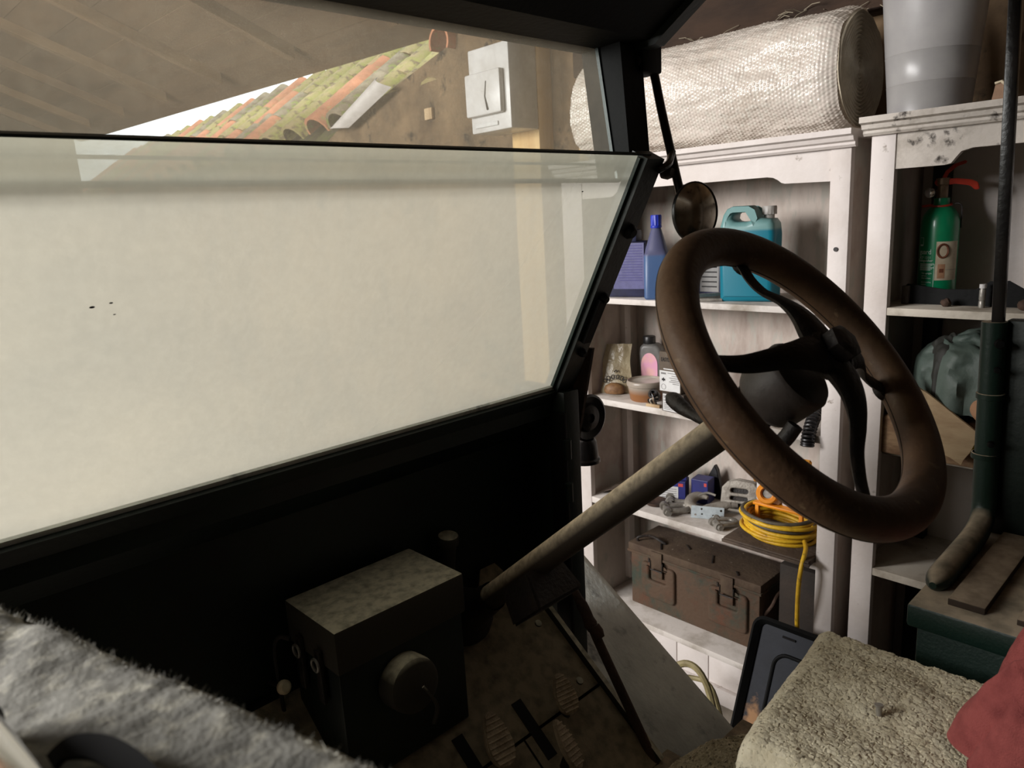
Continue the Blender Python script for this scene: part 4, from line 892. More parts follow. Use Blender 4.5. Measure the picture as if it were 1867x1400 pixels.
# two box spanners
for p0, p1, lab in (((2.035, 1.285, S1 + 0.012), (2.14, 1.235, S1 + 0.012), 'chrome tube box spanner with hexagonal end beside the turquoise jug'), ((2.020, 1.268, S1 + 0.006), (2.05, 1.205, S1 + 0.006), 'thin chrome rod lying beside the chrome tube box spanner')):
    p0, p1 = V(p0), V(p1); d = (p1 - p0); r_ = 0.0115 if p0.z > S1 + 0.01 else 0.0055
    bm = mlathe([(r_ * 0.66, 0.012), (r_ * 0.66, 0.0), (r_, 0.0), (r_, 0.03), (r_ * 0.9, 0.034), (r_ * 0.9, d.length), (0, d.length)], p0, d, 6 if r_ > 0.01 else 12)
    o = obj('box_spanner' if r_ > 0.01 else 'steel_rod', bm, 'steel', ang=25); tag(o, lab, 'spanner' if r_ > 0.01 else 'rod')

# ================================================================== second shelf
S2 = -0.65
t = thing('oil_bottle', 'grey oil bottle with black cap and pink label', 'bottle', (2.235, 1.60, S2))
c0 = V((2.24, 1.605, S2)); bu = V((0.35, -0.94, 0)).normalized()
bm = cutout([[(-0.045, 0.006), (-0.04, 0), (0.04, 0), (0.045, 0.006), (0.045, 0.13), (0.036, 0.158), (0.018, 0.172), (-0.030, 0.172), (-0.042, 0.160), (-0.045, 0.14)]], c0, bu, Z, 0.062, 0.014, 4); obj('body', bm, 'grey_bottle', t, ang=50)
obj('label', cutout([[(-0.036, 0.02), (0.026, 0.02), (0.026, 0.095)] + arc((-0.005, 0.095), 0.031, 0, 180, 12, 0.045)[1:]], c0 - bu.cross(Z) * -0.0322, bu, Z, 0.001), 'pink_label', t)
obj('cap', mlathe([(0.022, 0.168), (0.023, 0.170), (0.023, 0.196), (0.021, 0.199), (0, 0.199)], c0 - bu * 0.012, Z, 32, rfun=lambda a, h: 1 + 0.02 * math.cos(a * 16)), 'black_plastic', t)
t = thing('plastic_tub', 'round clear plastic tub half full of brown liquid', 'tub', (2.085, 1.535, S2))
obj('tub', mlathe([(0, 0.0), (0.052, 0.0), (0.055, 0.003), (0.064, 0.052), (0.067, 0.054), (0.068, 0.063), (0.066, 0.070), (0.064, 0.072), (0.061, 0.068), (0.053, 0.006), (0, 0.005)], (2.085, 1.525, S2), Z, 48), 'tub_plastic', t)
obj('lid', mlathe([(0.0635, 0.067), (0.056, 0.065), (0, 0.0645)], (2.085, 1.525, S2), Z, 48), 'clear_bottle', t)
# zip bag with a printed emblem
bgc = V((2.095, 1.672, S2)); bgu = V((0.45, -0.89, 0)).normalized(); bgw = V((0.28, 0.10, 0.95)).normalized(); bgn = bgu.cross(bgw)
def bag(sgn):
    def f(s, t_):
        a = (s - 0.5) * (0.115 - 0.02 * t_); b = 0.185 * t_
        puff = sgn * (0.016 * (1 - t_) ** 1.5 * math.sin(PI * s) * (1 if t_ > 0.03 else t_ / 0.03) + 0.0006)
        return bgc + bgu * (a + 0.004 * math.sin(t_ * 7)) + bgw * b + bgn * (puff + 0.006 * fbm((a * 30, b * 22, 4)) * t_)
    return f
t = thing('zip_bag', 'clear plastic bag of brown parts with a black printed emblem', 'bag', bgc)
bm = sheet(bag(1), 16, 26); b2 = sheet(bag(-1), 16, 26); me_ = bpy.data.meshes.new('tmp'); b2.to_mesh(me_); bm.from_mesh(me_); b2.free(); finish(bm); obj('film', bm, 'bag_plastic', t)
obj('contents', mlathe([(0, 0), (0.034, 0.0), (0.040, 0.012), (0.034, 0.028), (0.016, 0.038), (0, 0.040)], bgc + bgn * 0.012, Z, 20, sy=0.55, xdir=tuple(bgu)), 'bag_contents', t)
bm = B()
for i in range(6):
    a = math.radians(150 - i * 24); p = bgc + bgu * (0.042 * math.cos(a)) + bgw * (0.030 + 0.030 * math.sin(a)) + bgn * 0.0185; d = bgu * -math.sin(a) + bgw * math.cos(a); q = bgu * math.cos(a) + bgw * math.sin(a)
    tube(bm, [p + (d * math.cos(k) * 0.0062 + q * math.sin(k) * 0.008) for k in [j * PI / 5 for j in range(10)]], 0.0017, 5, closed=True)
tube(bm, [bgc + bgw * 0.078 + bgn * 0.016 - bgu * 0.006, bgc + bgw * 0.086 + bgn * 0.016, bgc + bgw * 0.078 + bgn * 0.016 + bgu * 0.006], 0.0022, 5)
obj('emblem', bm, 'ink', t)
# screw boxes
t = thing('screw_box', 'upper brown screw box printed EASYDRIVE with white label, standing on another', 'box', (2.02, 1.345, S2 + 0.066), 'stacked screw boxes')
mt_ = Matrix.Translation((2.03, 1.352, S2)) @ Matrix.Rotation(-0.06, 4, 'Z')
BT = 0.066
obj('carton', mbox((-0.045, -0.042, BT), (0.045, 0.044, BT + 0.135), 0.002, mt_), 'box_brown', t, smooth=False)
fr = lambda y, z, o=0.0: mt_ @ V((-0.0455 - o, y, z))
RU = (mt_.to_3x3() @ V((0, -1, 0)))
def plate(y0, y1, z0, z1, o0=0.0, th=0.0006): return mbox((-0.0455 - o0 - th, y0, z0), (-0.0455 - o0, y1, z1), 0, mt_)
obj('label', plate(-0.040, 0.042, BT + 0.004, BT + 0.072), 'paper', t, smooth=False)
obj('white_strip', plate(-0.036, 0.026, BT + 0.0765, BT + 0.080), 'paper', t, smooth=False)
obj('print', words('EASYDRIVE', 0.0195, fr(0.036, BT + 0.103, 0.0004), RU, Z, sx=0.62), 'ink', t, smooth=False)
obj('print', words('STALWART', 0.0075, fr(0.012, BT + 0.1255, 0.0004), RU, Z, sx=0.8), 'paper', t, smooth=False)
for i, (w_, z) in enumerate(((0.046, 0.064), (0.030, 0.056), (0.040, 0.049), (0.034, 0.042), (0.040, 0.036), (0.026, 0.030))): obj('print_line', plate(-0.037, -0.037 + w_, BT + z, BT + z + 0.0022, 0.0007, 0.0003), 'ink_grey', t, smooth=False)
obj('print', cutout([[(0, 0), (0.004, 0), (0.004, 0.004), (0.009, 0.002), (0.009, 0.009), (0.005, 0.009), (0.002, 0.014), (-0.001, 0.009), (-0.005, 0.009), (-0.005, 0.002), (0, 0.004)]], fr(0.028, BT + 0.036, 0.0008), RU, Z, 0.0004), 'ink', t, smooth=False)
bm = mtube([fr(0.026 + 0.009 * math.cos(a * PI / 8), BT + 0.018 + 0.009 * math.sin(a * PI / 8), 0.0009) for a in range(16)], 0.0007, 5, closed=True); obj('print', bm, 'ink_grey', t)
obj('print_line', plate(0.016, 0.036, BT + 0.060, BT + 0.066, 0.0007, 0.0003), 'ink_grey', t, smooth=False)
t = thing('screw_box', 'lower screw box with a white label reading EASYDRIVE 5.5 x 38mm', 'box', (2.02, 1.33, S2), 'stacked screw boxes')
mt_ = Matrix.Translation((2.028, 1.340, S2)) @ Matrix.Rotation(-0.10, 4, 'Z')
fr = lambda y, z, o=0.0: mt_ @ V((-0.0455 - o, y, z)); RU = (mt_.to_3x3() @ V((0, -1, 0)))
obj('carton', mbox((-0.045, -0.046, 0), (0.05, 0.045, 0.065), 0.002, mt_), 'box_side', t, smooth=False)
obj('label', plate(-0.040, 0.040, 0.003, 0.060), 'paper', t, smooth=False)
obj('print', words('EASYDRIVE', 0.0135, fr(0.037, 0.0465, 0.0008), RU, Z, sx=0.58), 'ink', t, smooth=False)
obj('print', words('5.5 x 38mm', 0.0092, fr(0.037, 0.0365, 0.0008), RU, Z, sx=0.85), 'ink', t, smooth=False)
for i, (w_, z) in enumerate(((0.026, 0.0285), (0.044, 0.023), (0.040, 0.018), (0.050, 0.013), (0.036, 0.008))): obj('print_line', plate(0.036 - w_, 0.036, z, z + 0.0022, 0.0007, 0.0003), 'ink_grey', t, smooth=False)
obj('print', cutout([[(0, 0), (0.006, 0), (0.006, 0.006), (0.011, 0.006), (0.009, 0.009), (0.007, 0.009), (0.007, 0.014), (-0.001, 0.014), (-0.001, 0.009), (-0.005, 0.009), (-0.003, 0.006), (0, 0.006)]], fr(-0.018, 0.014, 0.0009), RU, Z, 0.0004), 'ink', t, smooth=False)
# black connectors beside the tub, wood offcut, black pads behind the boxes, cable chain
t = thing('connector_bundle', 'black wired connector lying between the clear tub and screw boxes', 'connector', (2.03, 1.452, S2))
obj('plug', mlathe([(0, -0.03), (0.014, -0.03), (0.018, -0.02), (0.018, 0.01), (0.015, 0.014), (0.010, 0.014), (0.010, 0.0), (0, 0.0)], (2.035, 1.455, S2 + 0.036), (-0.8, -0.2, 0.5), 20), 'black_gloss', t)
for i in range(5):
    q = 0.5 * i; obj('wire', mtube(spl([(2.03, 1.452, S2 + 0.03), (2.012 + 0.01 * math.sin(q), 1.45 - 0.006 * i, S2 + 0.05 - 0.006 * i), (2.006, 1.43 + 0.007 * i, S2 + 0.025), (2.02, 1.432 + 0.006 * i, S2 + 0.004)], 5), 0.0026, 6), ('black_gloss', 'brass_dull', 'black_plastic', 'clear_bottle', 'black_plastic')[i], t)
o = obj('wood_offcut', mbox((0, -0.028, 0), (0.012, 0.028, 0.010), 0.001, Matrix.Translation((2.005, 1.44, S2))), 'pale_timber'); tag(o, 'pale stick of wood on the shelf edge beside the screw boxes', 'wood stick')
bm = sheet(lambda s, t_: V((2.02 + 0.10 * s, 1.27 - 0.07 * t_ + 0.01 * s, S2 + 0.004 + 0.05 * math.sin(PI * s) * math.sin(PI * t_) ** 0.6 * (0.7 + 0.3 * math.sin(9 * s)))), 14, 14, 0.003); o = obj('rubber_pad', bm, 'black_plastic'); tag(o, 'black crumpled rubber pad beside the lower screw box', 'rubber pad')
t = thing('cable_chain', 'black plastic cable chain hanging over the shelf edge', 'cable chain', (2.05, 0.90, S2))
pc = spl([(2.20, 0.945, S2 + 0.04), (2.12, 0.92, S2 + 0.042), (2.04, 0.900, S2 + 0.036), (1.990, 0.890, S2 + 0.005), (1.978, 0.888, S2 - 0.03)], 5)
for i, p in enumerate(pc[:-1]):
    d = (pc[i + 1] - p).normalized()
    obj('link', mtube([p + (frame(d)[0] * math.cos(k * PI / 6) + frame(d)[1] * math.sin(k * PI / 6)) * 0.016 for k in range(12)], 0.0042, 6, closed=True), 'black_plastic', t)
for sgn in (-1, 1): obj('side_cord', mtube([p + V((0.0, sgn * 0.015, 0.004)) for p in pc], 0.0038, 6), 'black_plastic', t)
for i, (x, y, m_) in enumerate(((2.17, 0.985, 'box_brown'), (2.12, 1.05, 'grey_bottle'), (2.20, 1.10, 'steel'))):
    o = obj('metal_ferrule', mlathe([(0, 0), (0.012, 0), (0.017, 0.004), (0.017, 0.04), (0.012, 0.046), (0.012, 0.07), (0, 0.07)], (x, y, S2 + 0.0175), (0.5, 1, 0), 16), m_)
    tag(o, ('dull brown ferrule lying on the shelf behind the cable chain', 'grey plastic ferrule lying on the shelf behind the steering hub', 'steel ferrule lying at the back of the shelf behind the steering hub')[i], 'ferrule', 'ferrules on the shelf')

# ================================================================== third shelf
S3 = -1.04
def scrap(s, t_): return V((2.05 + 0.16 * t_, 1.715 - 0.13 * s - 0.02 * t_, S3 + 0.004 + 0.05 * s * (1 - s) * 2 + 0.03 * t_ * (0.4 + s) + 0.006 * fbm((s * 6, t_ * 6, 1))))
o = obj('leather_scrap', sheet(scrap, 12, 12, 0.003), 'dark_board'); tag(o, 'bent brown leather scrap in the corner of the shelf', 'scrap')
o = obj('dark_dish', mlathe([(0, 0), (0.03, 0.0), (0.05, 0.014), (0.052, 0.018), (0.046, 0.016), (0, 0.006)], (2.08, 1.49, S3), Z, 24, sx=0.8), 'rust_dark'); tag(o, 'rusty shallow dish beside the blue boxes', 'dish')
def bluebox(lab, mtx, dx, dy, h, big):
    t = thing('small_parts_box', lab, 'box', mtx.translation, 'blue cartons on the shelf')
    obj('carton', mbox((-dx, -dy, 0), (dx, dy, h), 0.002, mtx), 'blue_box', t, smooth=False)
    if big: obj('label', mbox((-dx - 0.001, -dy * 0.55, h * 0.10), (-dx - 0.0002, dy * 0.92, h * 0.74), 0, mtx), 'paper', t, smooth=False)
    if big:
        for k in range(5): obj('print_line', mbox((-dx - 0.0014, -dy * 0.45, h * (0.2 + 0.1 * k)), (-dx - 0.001, dy * (0.5 + 0.06 * (k % 3)), h * (0.2 + 0.1 * k) + 0.002), 0, mtx), 'ink_grey', t, smooth=False)
    obj('red_emblem', mbox((-dx - 0.001, -dy * 0.85, h * 0.76), (-dx - 0.0002, -dy * 0.55, h * 0.90), 0, mtx), 'red_print', t, smooth=False)
    return t
T_ = Matrix.Translation; RZ = lambda a: Matrix.Rotation(a, 4, 'Z')
bluebox('blue carton of small parts with a white label behind the shackles', T_((2.165, 1.475, S3)) @ RZ(0.35), 0.03, 0.058, 0.082, True)
bluebox('plain blue carton stacked on top of the white-labelled blue carton', T_((2.175, 1.472, S3 + 0.0822)) @ RZ(0.45), 0.028, 0.05, 0.038, False)
bluebox('blue carton standing behind the cast lifting hook', T_((2.215, 1.375, S3)) @ RZ(0.15), 0.03, 0.032, 0.09, False)
o = obj('black_wedge', mprism([(-0.05, 0), (0.05, 0), (0.03, 0.11), (0.018, 0.13)], (2.262, 1.375, S3), -Y, Z, (0.02, 0, 0), 0.003), 'black_plastic'); tag(o, 'dark triangular bracket leaning behind the blue cartons', 'bracket')
def shackle(label, c, rz, tilt, s=1.0):
    """D shackle lying on its side: bow, two eyes, pin with a head"""
    mtx = T_(c) @ RZ(rz) @ Matrix.Rotation(tilt, 4, 'Y')
    t = thing('shackle', label, 'shackle', c, 'steel shackles on the shelf')
    P = lambda x, y, z=0.0: mtx @ V((x * s, y * s, z * s))
    bow = [P(0.0, -0.021, 0.012)] + [P(0.045 + 0.021 * math.sin(math.radians(a)), -0.021 * math.cos(math.radians(a)), 0.012) for a in range(0, 181, 20)] + [P(0.0, 0.021, 0.012)]
    obj('bow', mtube(bow, [0.0085 * s] * len(bow), 12), 'steel', t)
    zx = (mtx.to_3x3() @ V((0, 1, 0)))
    for q in (-0.021, 0.021): obj('eye', mlathe([(0, -0.008 * s), (0.0135 * s, -0.008 * s), (0.0145 * s, 0), (0.0135 * s, 0.008 * s), (0, 0.008 * s)], P(-0.006, q, 0.012), zx, 18), 'steel', t)
    obj('pin', mtube([P(-0.006, -0.034, 0.012), P(-0.006, 0.036, 0.012)], 0.0068 * s, 12), 'steel', t)
    obj('pin_head', mlathe([(0, -0.004), (0.010 * s, -0.004), (0.010 * s, 0.006), (0, 0.006)], P(-0.006, -0.038, 0.012), zx, 6), 'steel', t)
    return t
shackle('steel shackle lying flat on the shelf before the blue cartons', (2.045, 1.41, S3 + 0.003), -0.75, 0, 1.15)
shackle('steel shackle lying right behind another shackle against the white label', (2.125, 1.445, S3 + 0.004), -1.0, 0, 1.2)
shackle('bright steel shackle at the shelf edge in front of the zinc plate', (2.040, 1.212, S3 + 0.003), -0.55, 0, 0.95)
shackle('bright steel shackle lying against the zinc plate', (2.062, 1.222, S3 + 0.004), -1.05, 0, 0.9)
# lifting hook
t = thing('lifting_hook', 'big cast grey lifting hook lying on the shelf', 'hook', (2.16, 1.33, S3))
hc = V((2.135, 1.335, S3 + 0.026)); hu = V((0.45, -0.89, 0)).normalized(); hw = V((0.80, 0.40, 0.45)).normalized()
hp = [hc + hu * (0.036 * math.cos(math.radians(a))) + hw * (0.036 * math.sin(math.radians(a))) for a in range(-40, -325, -15)]
hp = [hc + hu * 0.10 + hw * 0.005, hc + hu * 0.07 - hw * 0.006] + hp
rr = [0.016, 0.017] + [0.017 + 0.004 * math.sin(PI * i / (len(hp) - 3)) - 0.010 * (i / (len(hp) - 3)) ** 4 for i in range(len(hp) - 2)]
obj('hook', mtube(hp, rr, 16), 'cast', t)
obj('shank', mtube([hc + hu * 0.07 - hw * 0.004, hc + hu * 0.125 + hw * 0.008], 0.013, 14), 'cast', t)
obj('latch', mtube(spl([hc + hu * 0.05 + hw * 0.03 + Z * 0.01, hc + hu * 0.02 + hw * 0.034 + Z * 0.014, hc - hu * 0.01 + hw * 0.022 + Z * 0.01], 5), 0.0045, 8), 'steel', t)
# pulley block
pc_ = V((2.215, 1.225, S3 + 0.058)); pu = V((0.30, -0.95, 0)).normalized(); pw = V((0.22, 0.06, 0.97)).normalized(); pn = pu.cross(pw)
t = thing('pulley_block', 'cast grey pulley block with slotted cheeks beside the lifting hook', 'pulley', (2.215, 1.225, S3))
ol = [(-0.062, -0.03), (-0.05, -0.050), (-0.02, -0.058), (0.04, -0.058), (0.062, -0.04), (0.064, 0.03), (0.045, 0.052), (-0.01, 0.056), (-0.042, 0.048), (-0.060, 0.026)]
holes = [rrect(-0.030, 0.010, 0.030, 0.026, 0.007, 3), rrect(-0.030, -0.016, 0.030, -0.002, 0.006, 3), rrect(-0.030, -0.046, 0.036, -0.026, 0.007, 3)]
obj('cheek', cutout([ol] + holes, pc_ + pn * 0.02, pu, pw, 0.016, 0.004), 'cast', t); obj('cheek', cutout([ol] + holes, pc_ - pn * 0.02, pu, pw, 0.016, 0.004), 'cast', t)
obj('sheave', mlathe([(0, -0.012), (0.046, -0.012), (0.040, 0), (0.046, 0.012), (0, 0.012)], pc_, pn, 30), 'iron_dark', t)
# zinc plate with holes
zu = V((0.42, -0.905, 0)).normalized(); zw = V((0.35, 0.16, 0.92)).normalized()
pl_ = [rrect(-0.055, 0.0, 0.055, 0.042, 0.002, 1), circ((-0.04, 0.011), 0.004, 10), circ((-0.02, 0.032), 0.0035, 10), circ((0.02, 0.012), 0.004, 10), circ((0.045, 0.031), 0.004, 10), circ((-0.018, 0.015), 0.003, 10)]
o = obj('zinc_plate', cutout(pl_, V((2.082, 1.275, S3 + 0.001)), zu, zw, 0.003, 0.0), 'zinc'); tag(o, 'bright zinc plate with drilled holes leaning among the shackles', 'plate')
# board, yellow cable coil, orange stand with socket
t = thing('dark_plank', 'dusty dark board poking out under the yellow cable coil', 'board', (2.05, 1.0, S3))
obj('board', mbox((1.955, 0.862, S3 + 0.001), (2.30, 1.14, S3 + 0.019), 0.003), 'dark_board', t)
obj('edge_strip', mbox((1.950, 0.858, S3 + 0.004), (1.956, 1.142, S3 + 0.014), 0.001), 'dark_board', t)
t = thing('cable_coil', 'coil of dirty yellow cable lying on the dark board', 'cable', (2.09, 1.02, S3 + 0.02))
ZB = S3 + 0.028
for i in range(11):
    r0 = 0.088 + 0.016 * random.random(); zz = ZB + 0.0125 * (i // 2) + 0.004 * (i % 2); ph = random.random() * 6; cx, cy = 2.085 + random.uniform(-0.008, 0.008), 1.015 + random.uniform(-0.010, 0.010)
    pts = [V((cx + r0 * 0.92 * math.cos(a), cy + r0 * 1.12 * math.sin(a), zz + 0.006 * math.sin(a + ph) + 0.003 * math.sin(2 * a + ph) + 0.006 * max(0, math.sin(a)))) for a in [2 * PI * k / 48 for k in range(48)]]
    for p in pts:
        p.y = max(p.y, 0.884); p.x = min(p.x, 2.30)
    obj('turn', mtube(pts, 0.0062, 10, closed=True), 'cable_grey' if i in (7, 10) else 'cable_yellow', t)
obj('hanging_end', mtube(spl([(2.02, 0.905, ZB + 0.02), (1.985, 0.885, ZB + 0.012), (1.948, 0.880, ZB - 0.03), (1.945, 0.885, ZB - 0.10), (1.958, 0.892, ZB - 0.20), (1.972, 0.895, ZB - 0.30), (1.975, 0.90, ZB - 0.42)], 6), 0.0068, 10), 'cable_yellow', t)
t = thing('socket_stand', 'orange framed stand with a white socket unit and orange round cover', 'socket unit', (2.11, 1.03, S3 + 0.02))
for y in (1.09, 0.945): obj('leg', mbox((2.075, y - 0.006, S3 + 0.0195), (2.087, y + 0.006, S3 + 0.105), 0.001), 'orange', t)
for y in (1.09, 0.945): obj('leg', mbox((2.175, y - 0.006, S3 + 0.0195), (2.187, y + 0.006, S3 + 0.105), 0.001), 'orange', t)
obj('tray', mbox((2.070, 0.935, S3 + 0.103), (2.19, 1.102, S3 + 0.112), 0.002), 'orange', t)
obj('white_case', mbox((2.085, 1.02, S3 + 0.112), (2.17, 1.10, S3 + 0.225), 0.008), 'white_plastic', t)
obj('grey_case', mbox((2.09, 0.945, S3 + 0.112), (2.17, 1.015, S3 + 0.17), 0.006), 'white_plastic', t)
obj('socket_ring', mlathe([(0.016, 0.0), (0.032, 0.0), (0.034, 0.006), (0.034, 0.020), (0.030, 0.024), (0.020, 0.024), (0.016, 0.016)], (2.085, 1.056, S3 + 0.148), (-1, -0.25, 0.2), 28), 'orange', t)
obj('socket_face', mlathe([(0.02, 0.012), (0, 0.012)], (2.085, 1.056, S3 + 0.148), (-1, -0.25, 0.2), 20), 'steel', t)
obj('flap', mbox((2.055, 1.040, S3 + 0.172), (2.085, 1.072, S3 + 0.208), 0.004), 'orange', t)
obj('case_screw', mlathe([(0.005, 0), (0.004, 0.002), (0, 0.002)], (2.0848, 1.085, S3 + 0.21), (-1, 0, 0), 10), 'ink', t)
obj('side_nut', mlathe([(0, 0), (0.014, 0.0), (0.014, 0.014), (0, 0.014)], (2.11, 1.10, S3 + 0.18), Y, 14), 'orange_dull', t)
for a, b in (((2.13, 0.945, S3 + 0.11), (2.13, 0.945, S3 + 0.262)), ((2.13, 0.945, S3 + 0.262), (2.13, 1.05, S3 + 0.255)), ((2.18, 0.905, S3 + 0.11), (2.18, 0.905, S3 + 0.215)), ((2.18, 0.905, S3 + 0.215), (2.18, 1.0, S3 + 0.215)), ((2.13, 0.945, S3 + 0.215), (2.18, 0.905, S3 + 0.215))):
    obj('frame_bar', mtube([a, b], 0.0055, 4), 'orange_dull', t)
obj('wing_bolt', mtube([(2.12, 0.938, S3 + 0.232), (2.14, 0.90, S3 + 0.226)], 0.007, 6), 'brass_dull', t)

# ================================================================== bottom shelf
S4 = -1.48
t = thing('ammunition_box', 'long rusty steel ammunition box with two hasps', 'metal box', (2.19, 1.35, S4))
AX0, AX1, AY0, AY1, AZ = 2.100, 2.290, 1.086, 1.618, -1.262
obj('body', mbox((AX0, AY0, S4), (AX1, AY1, AZ), 0.005), 'ammo_rust', t)
obj('lid', mbox((AX0 - 0.008, AY0 - 0.008, AZ), (AX1 + 0.004, AY1 + 0.008, AZ + 0.034), 0.006), 'ammo_lid', t)
obj('lid_rim', mbox((AX0 - 0.011, AY0 - 0.010, AZ - 0.004), (AX1 + 0.004, AY1 + 0.010, AZ + 0.006), 0.002), 'ammo_rust', t)
for yc, z0 in ((1.49, 0.0), (1.20, 0.0)):
    pn_ = obj('pressed_panel', cutout([rrect(-0.075, -0.073, 0.075, 0.068, 0.018), rrect(-0.038, 0.0, 0.038, 0.066, 0.01)], (AX0 - 0.002, yc, S4 + 0.125), -Y, Z, 0.022, 0.008, 3), 'ammo_rust', t)
    h = obj('hasp', mbox((AX0 - 0.016, yc - 0.023, AZ - 0.035), (AX0 - 0.010, yc + 0.025, AZ + 0.030), 0.002), 'ammo_lid', t)
    obj('hasp_wire', mtube([(AX0 - 0.016, yc + 0.026, AZ - 0.008), (AX0 - 0.018, yc + 0.026, AZ - 0.042), (AX0 - 0.018, yc - 0.026, AZ - 0.042), (AX0 - 0.016, yc - 0.026, AZ - 0.008)], 0.0028, 6), 'iron_dark', h)
    obj('hasp_foot', mbox((AX0 - 0.012, yc - 0.022, AZ - 0.075), (AX0 + 0.001, yc + 0.022, AZ - 0.045), 0.003), 'ammo_rust', h)
    obj('slit', mbox((AX0 - 0.004, yc + 0.040, AZ - 0.05), (AX0 + 0.001, yc + 0.046, AZ - 0.01)), 'iron_dark', pn_)
for ye, sg in ((AY0, -1), (AY1, 1)):
    obj('handle', mtube(spl([(AX0 + 0.03, ye + sg * 0.002, AZ - 0.09), (AX0 + 0.035, ye + sg * 0.026, AZ - 0.05), (AX0 + 0.06, ye + sg * 0.034, AZ - 0.015), (AX1 - 0.06, ye + sg * 0.034, AZ - 0.015), (AX1 - 0.035, ye + sg * 0.026, AZ - 0.05), (AX1 - 0.03, ye + sg * 0.002, AZ - 0.09)], 5), 0.0055, 8), 'rust_dark', t)
obj('handle', mtube(spl([(AX0 + 0.02, AY1 - 0.02, AZ + 0.033), (AX0 + 0.02, AY1 - 0.022, AZ + 0.05), (AX0 + 0.05, AY1 - 0.06, AZ + 0.054), (AX0 + 0.055, AY1 - 0.11, AZ + 0.04), (AX0 + 0.06, AY1 - 0.12, AZ + 0.033)], 5), 0.005, 8), 'iron_dark', t)
for (x, y, a, l) in ((2.13, 1.50, 0.6, 0.05), (2.16, 1.30, 0.5, 0.06), (2.12, 1.18, 0.7, 0.03), (2.19, 1.42, 0.9, 0.04)):
    obj('lid_rib', mbox((-l / 2, -0.003, 0), (l / 2, 0.003, 0.004), 0.001, T_((x, y, AZ + 0.0335)) @ RZ(a)), 'iron_dark', t)
o = obj('dark_case', mbox((2.13, 0.905, S4), (2.31, 1.035, S4 + 0.335), 0.006), 'ammo_dark'); tag(o, 'dark metal case standing between the ammunition box and shelf side', 'case')

# ================================================================== right unit
R1 = -0.275
ec = V((2.185, 0.645, R1)); eview = V((-0.955, -0.295, 0)).normalized(); eside = V((0.295, -0.955, 0))   # eside: to the right as seen from the cab
ER = 0.0455
t = thing('fire_extinguisher', 'green fire extinguisher with red handle and photo label', 'extinguisher', ec)
obj('cylinder', mlathe([(0, 0.0), (0.040, 0.0), (0.044, 0.004), (ER, 0.012), (ER, 0.192), (0.0445, 0.21), (0.040, 0.226), (0.031, 0.240), (0.022, 0.247), (0.019, 0.252), (0.0185, 0.268), (0, 0.268)], ec, Z, 48), 'extinguisher_green', t)
vl = obj('valve', mlathe([(0.012, 0.266), (0.013, 0.268), (0.013, 0.300), (0.017, 0.302), (0.017, 0.318), (0, 0.32)], ec, Z, 20), 'brass_dull', t)
def E(a, h, o=0.0): return ec + eside * a + Z * h + eview * o
obj('carry_handle', mprism([(-0.018, 0.303), (-0.012, 0.298), (0.028, 0.302), (0.060, 0.296), (0.072, 0.284), (0.082, 0.286), (0.078, 0.302), (0.064, 0.310), (0.030, 0.316), (-0.012, 0.316), (-0.02, 0.312)], ec - eview * 0.010, eside, Z, eview * 0.020, 0.002), 'valve_red', vl)
obj('squeeze_lever', mprism([(-0.006, 0.314), (0.004, 0.312), (0.012, 0.330), (0.030, 0.346), (0.050, 0.352), (0.048, 0.360), (0.022, 0.352), (0.004, 0.336)], ec - eview * 0.008, eside, Z, eview * 0.016, 0.002), 'valve_red', vl)
obj('gauge', mlathe([(0, -0.006), (0.013, -0.006), (0.014, 0), (0.013, 0.004), (0.011, 0.005), (0, 0.005)], E(-0.028, 0.283, 0.006), eview + eside * -0.3, 24), 'chrome', vl)
obj('gauge_stem', mtube([E(-0.028, 0.283, 0.0), E(0, 0.287, 0.0)], 0.005, 8), 'brass_dull', vl)
obj('red_collar', mtube([ec + Z * (0.250 + 0.003 * math.cos(k * PI / 12)) + V((0.0225 * math.cos(k * PI / 12), 0.0225 * math.sin(k * PI / 12), 0)) for k in range(24)], 0.003, 8, closed=True), 'valve_red', t)
obj('safety_tag', mtube([E(-0.022, 0.251, 0.004), E(-0.045, 0.249, 0.004)], 0.003, 6), 'valve_red', t)
obj('wire_guard', mtube(spl([E(0.030, 0.252, 0.0), E(0.040, 0.252, 0.005), E(0.046, 0.24, 0.005), E(0.047, 0.19, 0.004)], 5), 0.002, 6), 'iron_dark', t)
def ewrap(a0, h0):
    def f(x, y, z):
        th = (a0 + x) / ER; r = ER + 0.0004 + z
        return ec + eside * (r * math.sin(th)) + eview * (r * math.cos(th)) + Z * (h0 + y)
    return f
def epatch(a0, a1, h0, h1, lift=0.0005):
    bm = sheet(lambda s, q: ec + (eside * math.sin((a0 + (a1 - a0) * s) / ER) + eview * math.cos((a0 + (a1 - a0) * s) / ER)) * (ER + lift) + Z * (h0 + (h1 - h0) * q), 12, 2); return bm
ph = obj('photo_label', epatch(-0.006, 0.052, 0.058, 0.158), 'photo_paper', t)
bm = B()
def earc(pts, lift, r): 
    b = ewrap(0, 0); tube(bm, [b(x, y, lift) for x, y in pts], r, 5, closed=True)
earc(arc((0.010, 0.134), 0.012, 0, 340, 20, 0.017), 0.0008, 0.0028); obj('photo_ring', bm, 'photo_brown', ph)
obj('photo_patch', epatch(0.0, 0.017, 0.063, 0.100, 0.0008), 'photo_tan', ph)
obj('photo_patch', epatch(0.004, 0.014, 0.078, 0.088, 0.0011), 'photo_brown', ph)
obj('photo_rule', epatch(0.018, 0.050, 0.0845, 0.0855, 0.0009), 'ink_grey', ph)
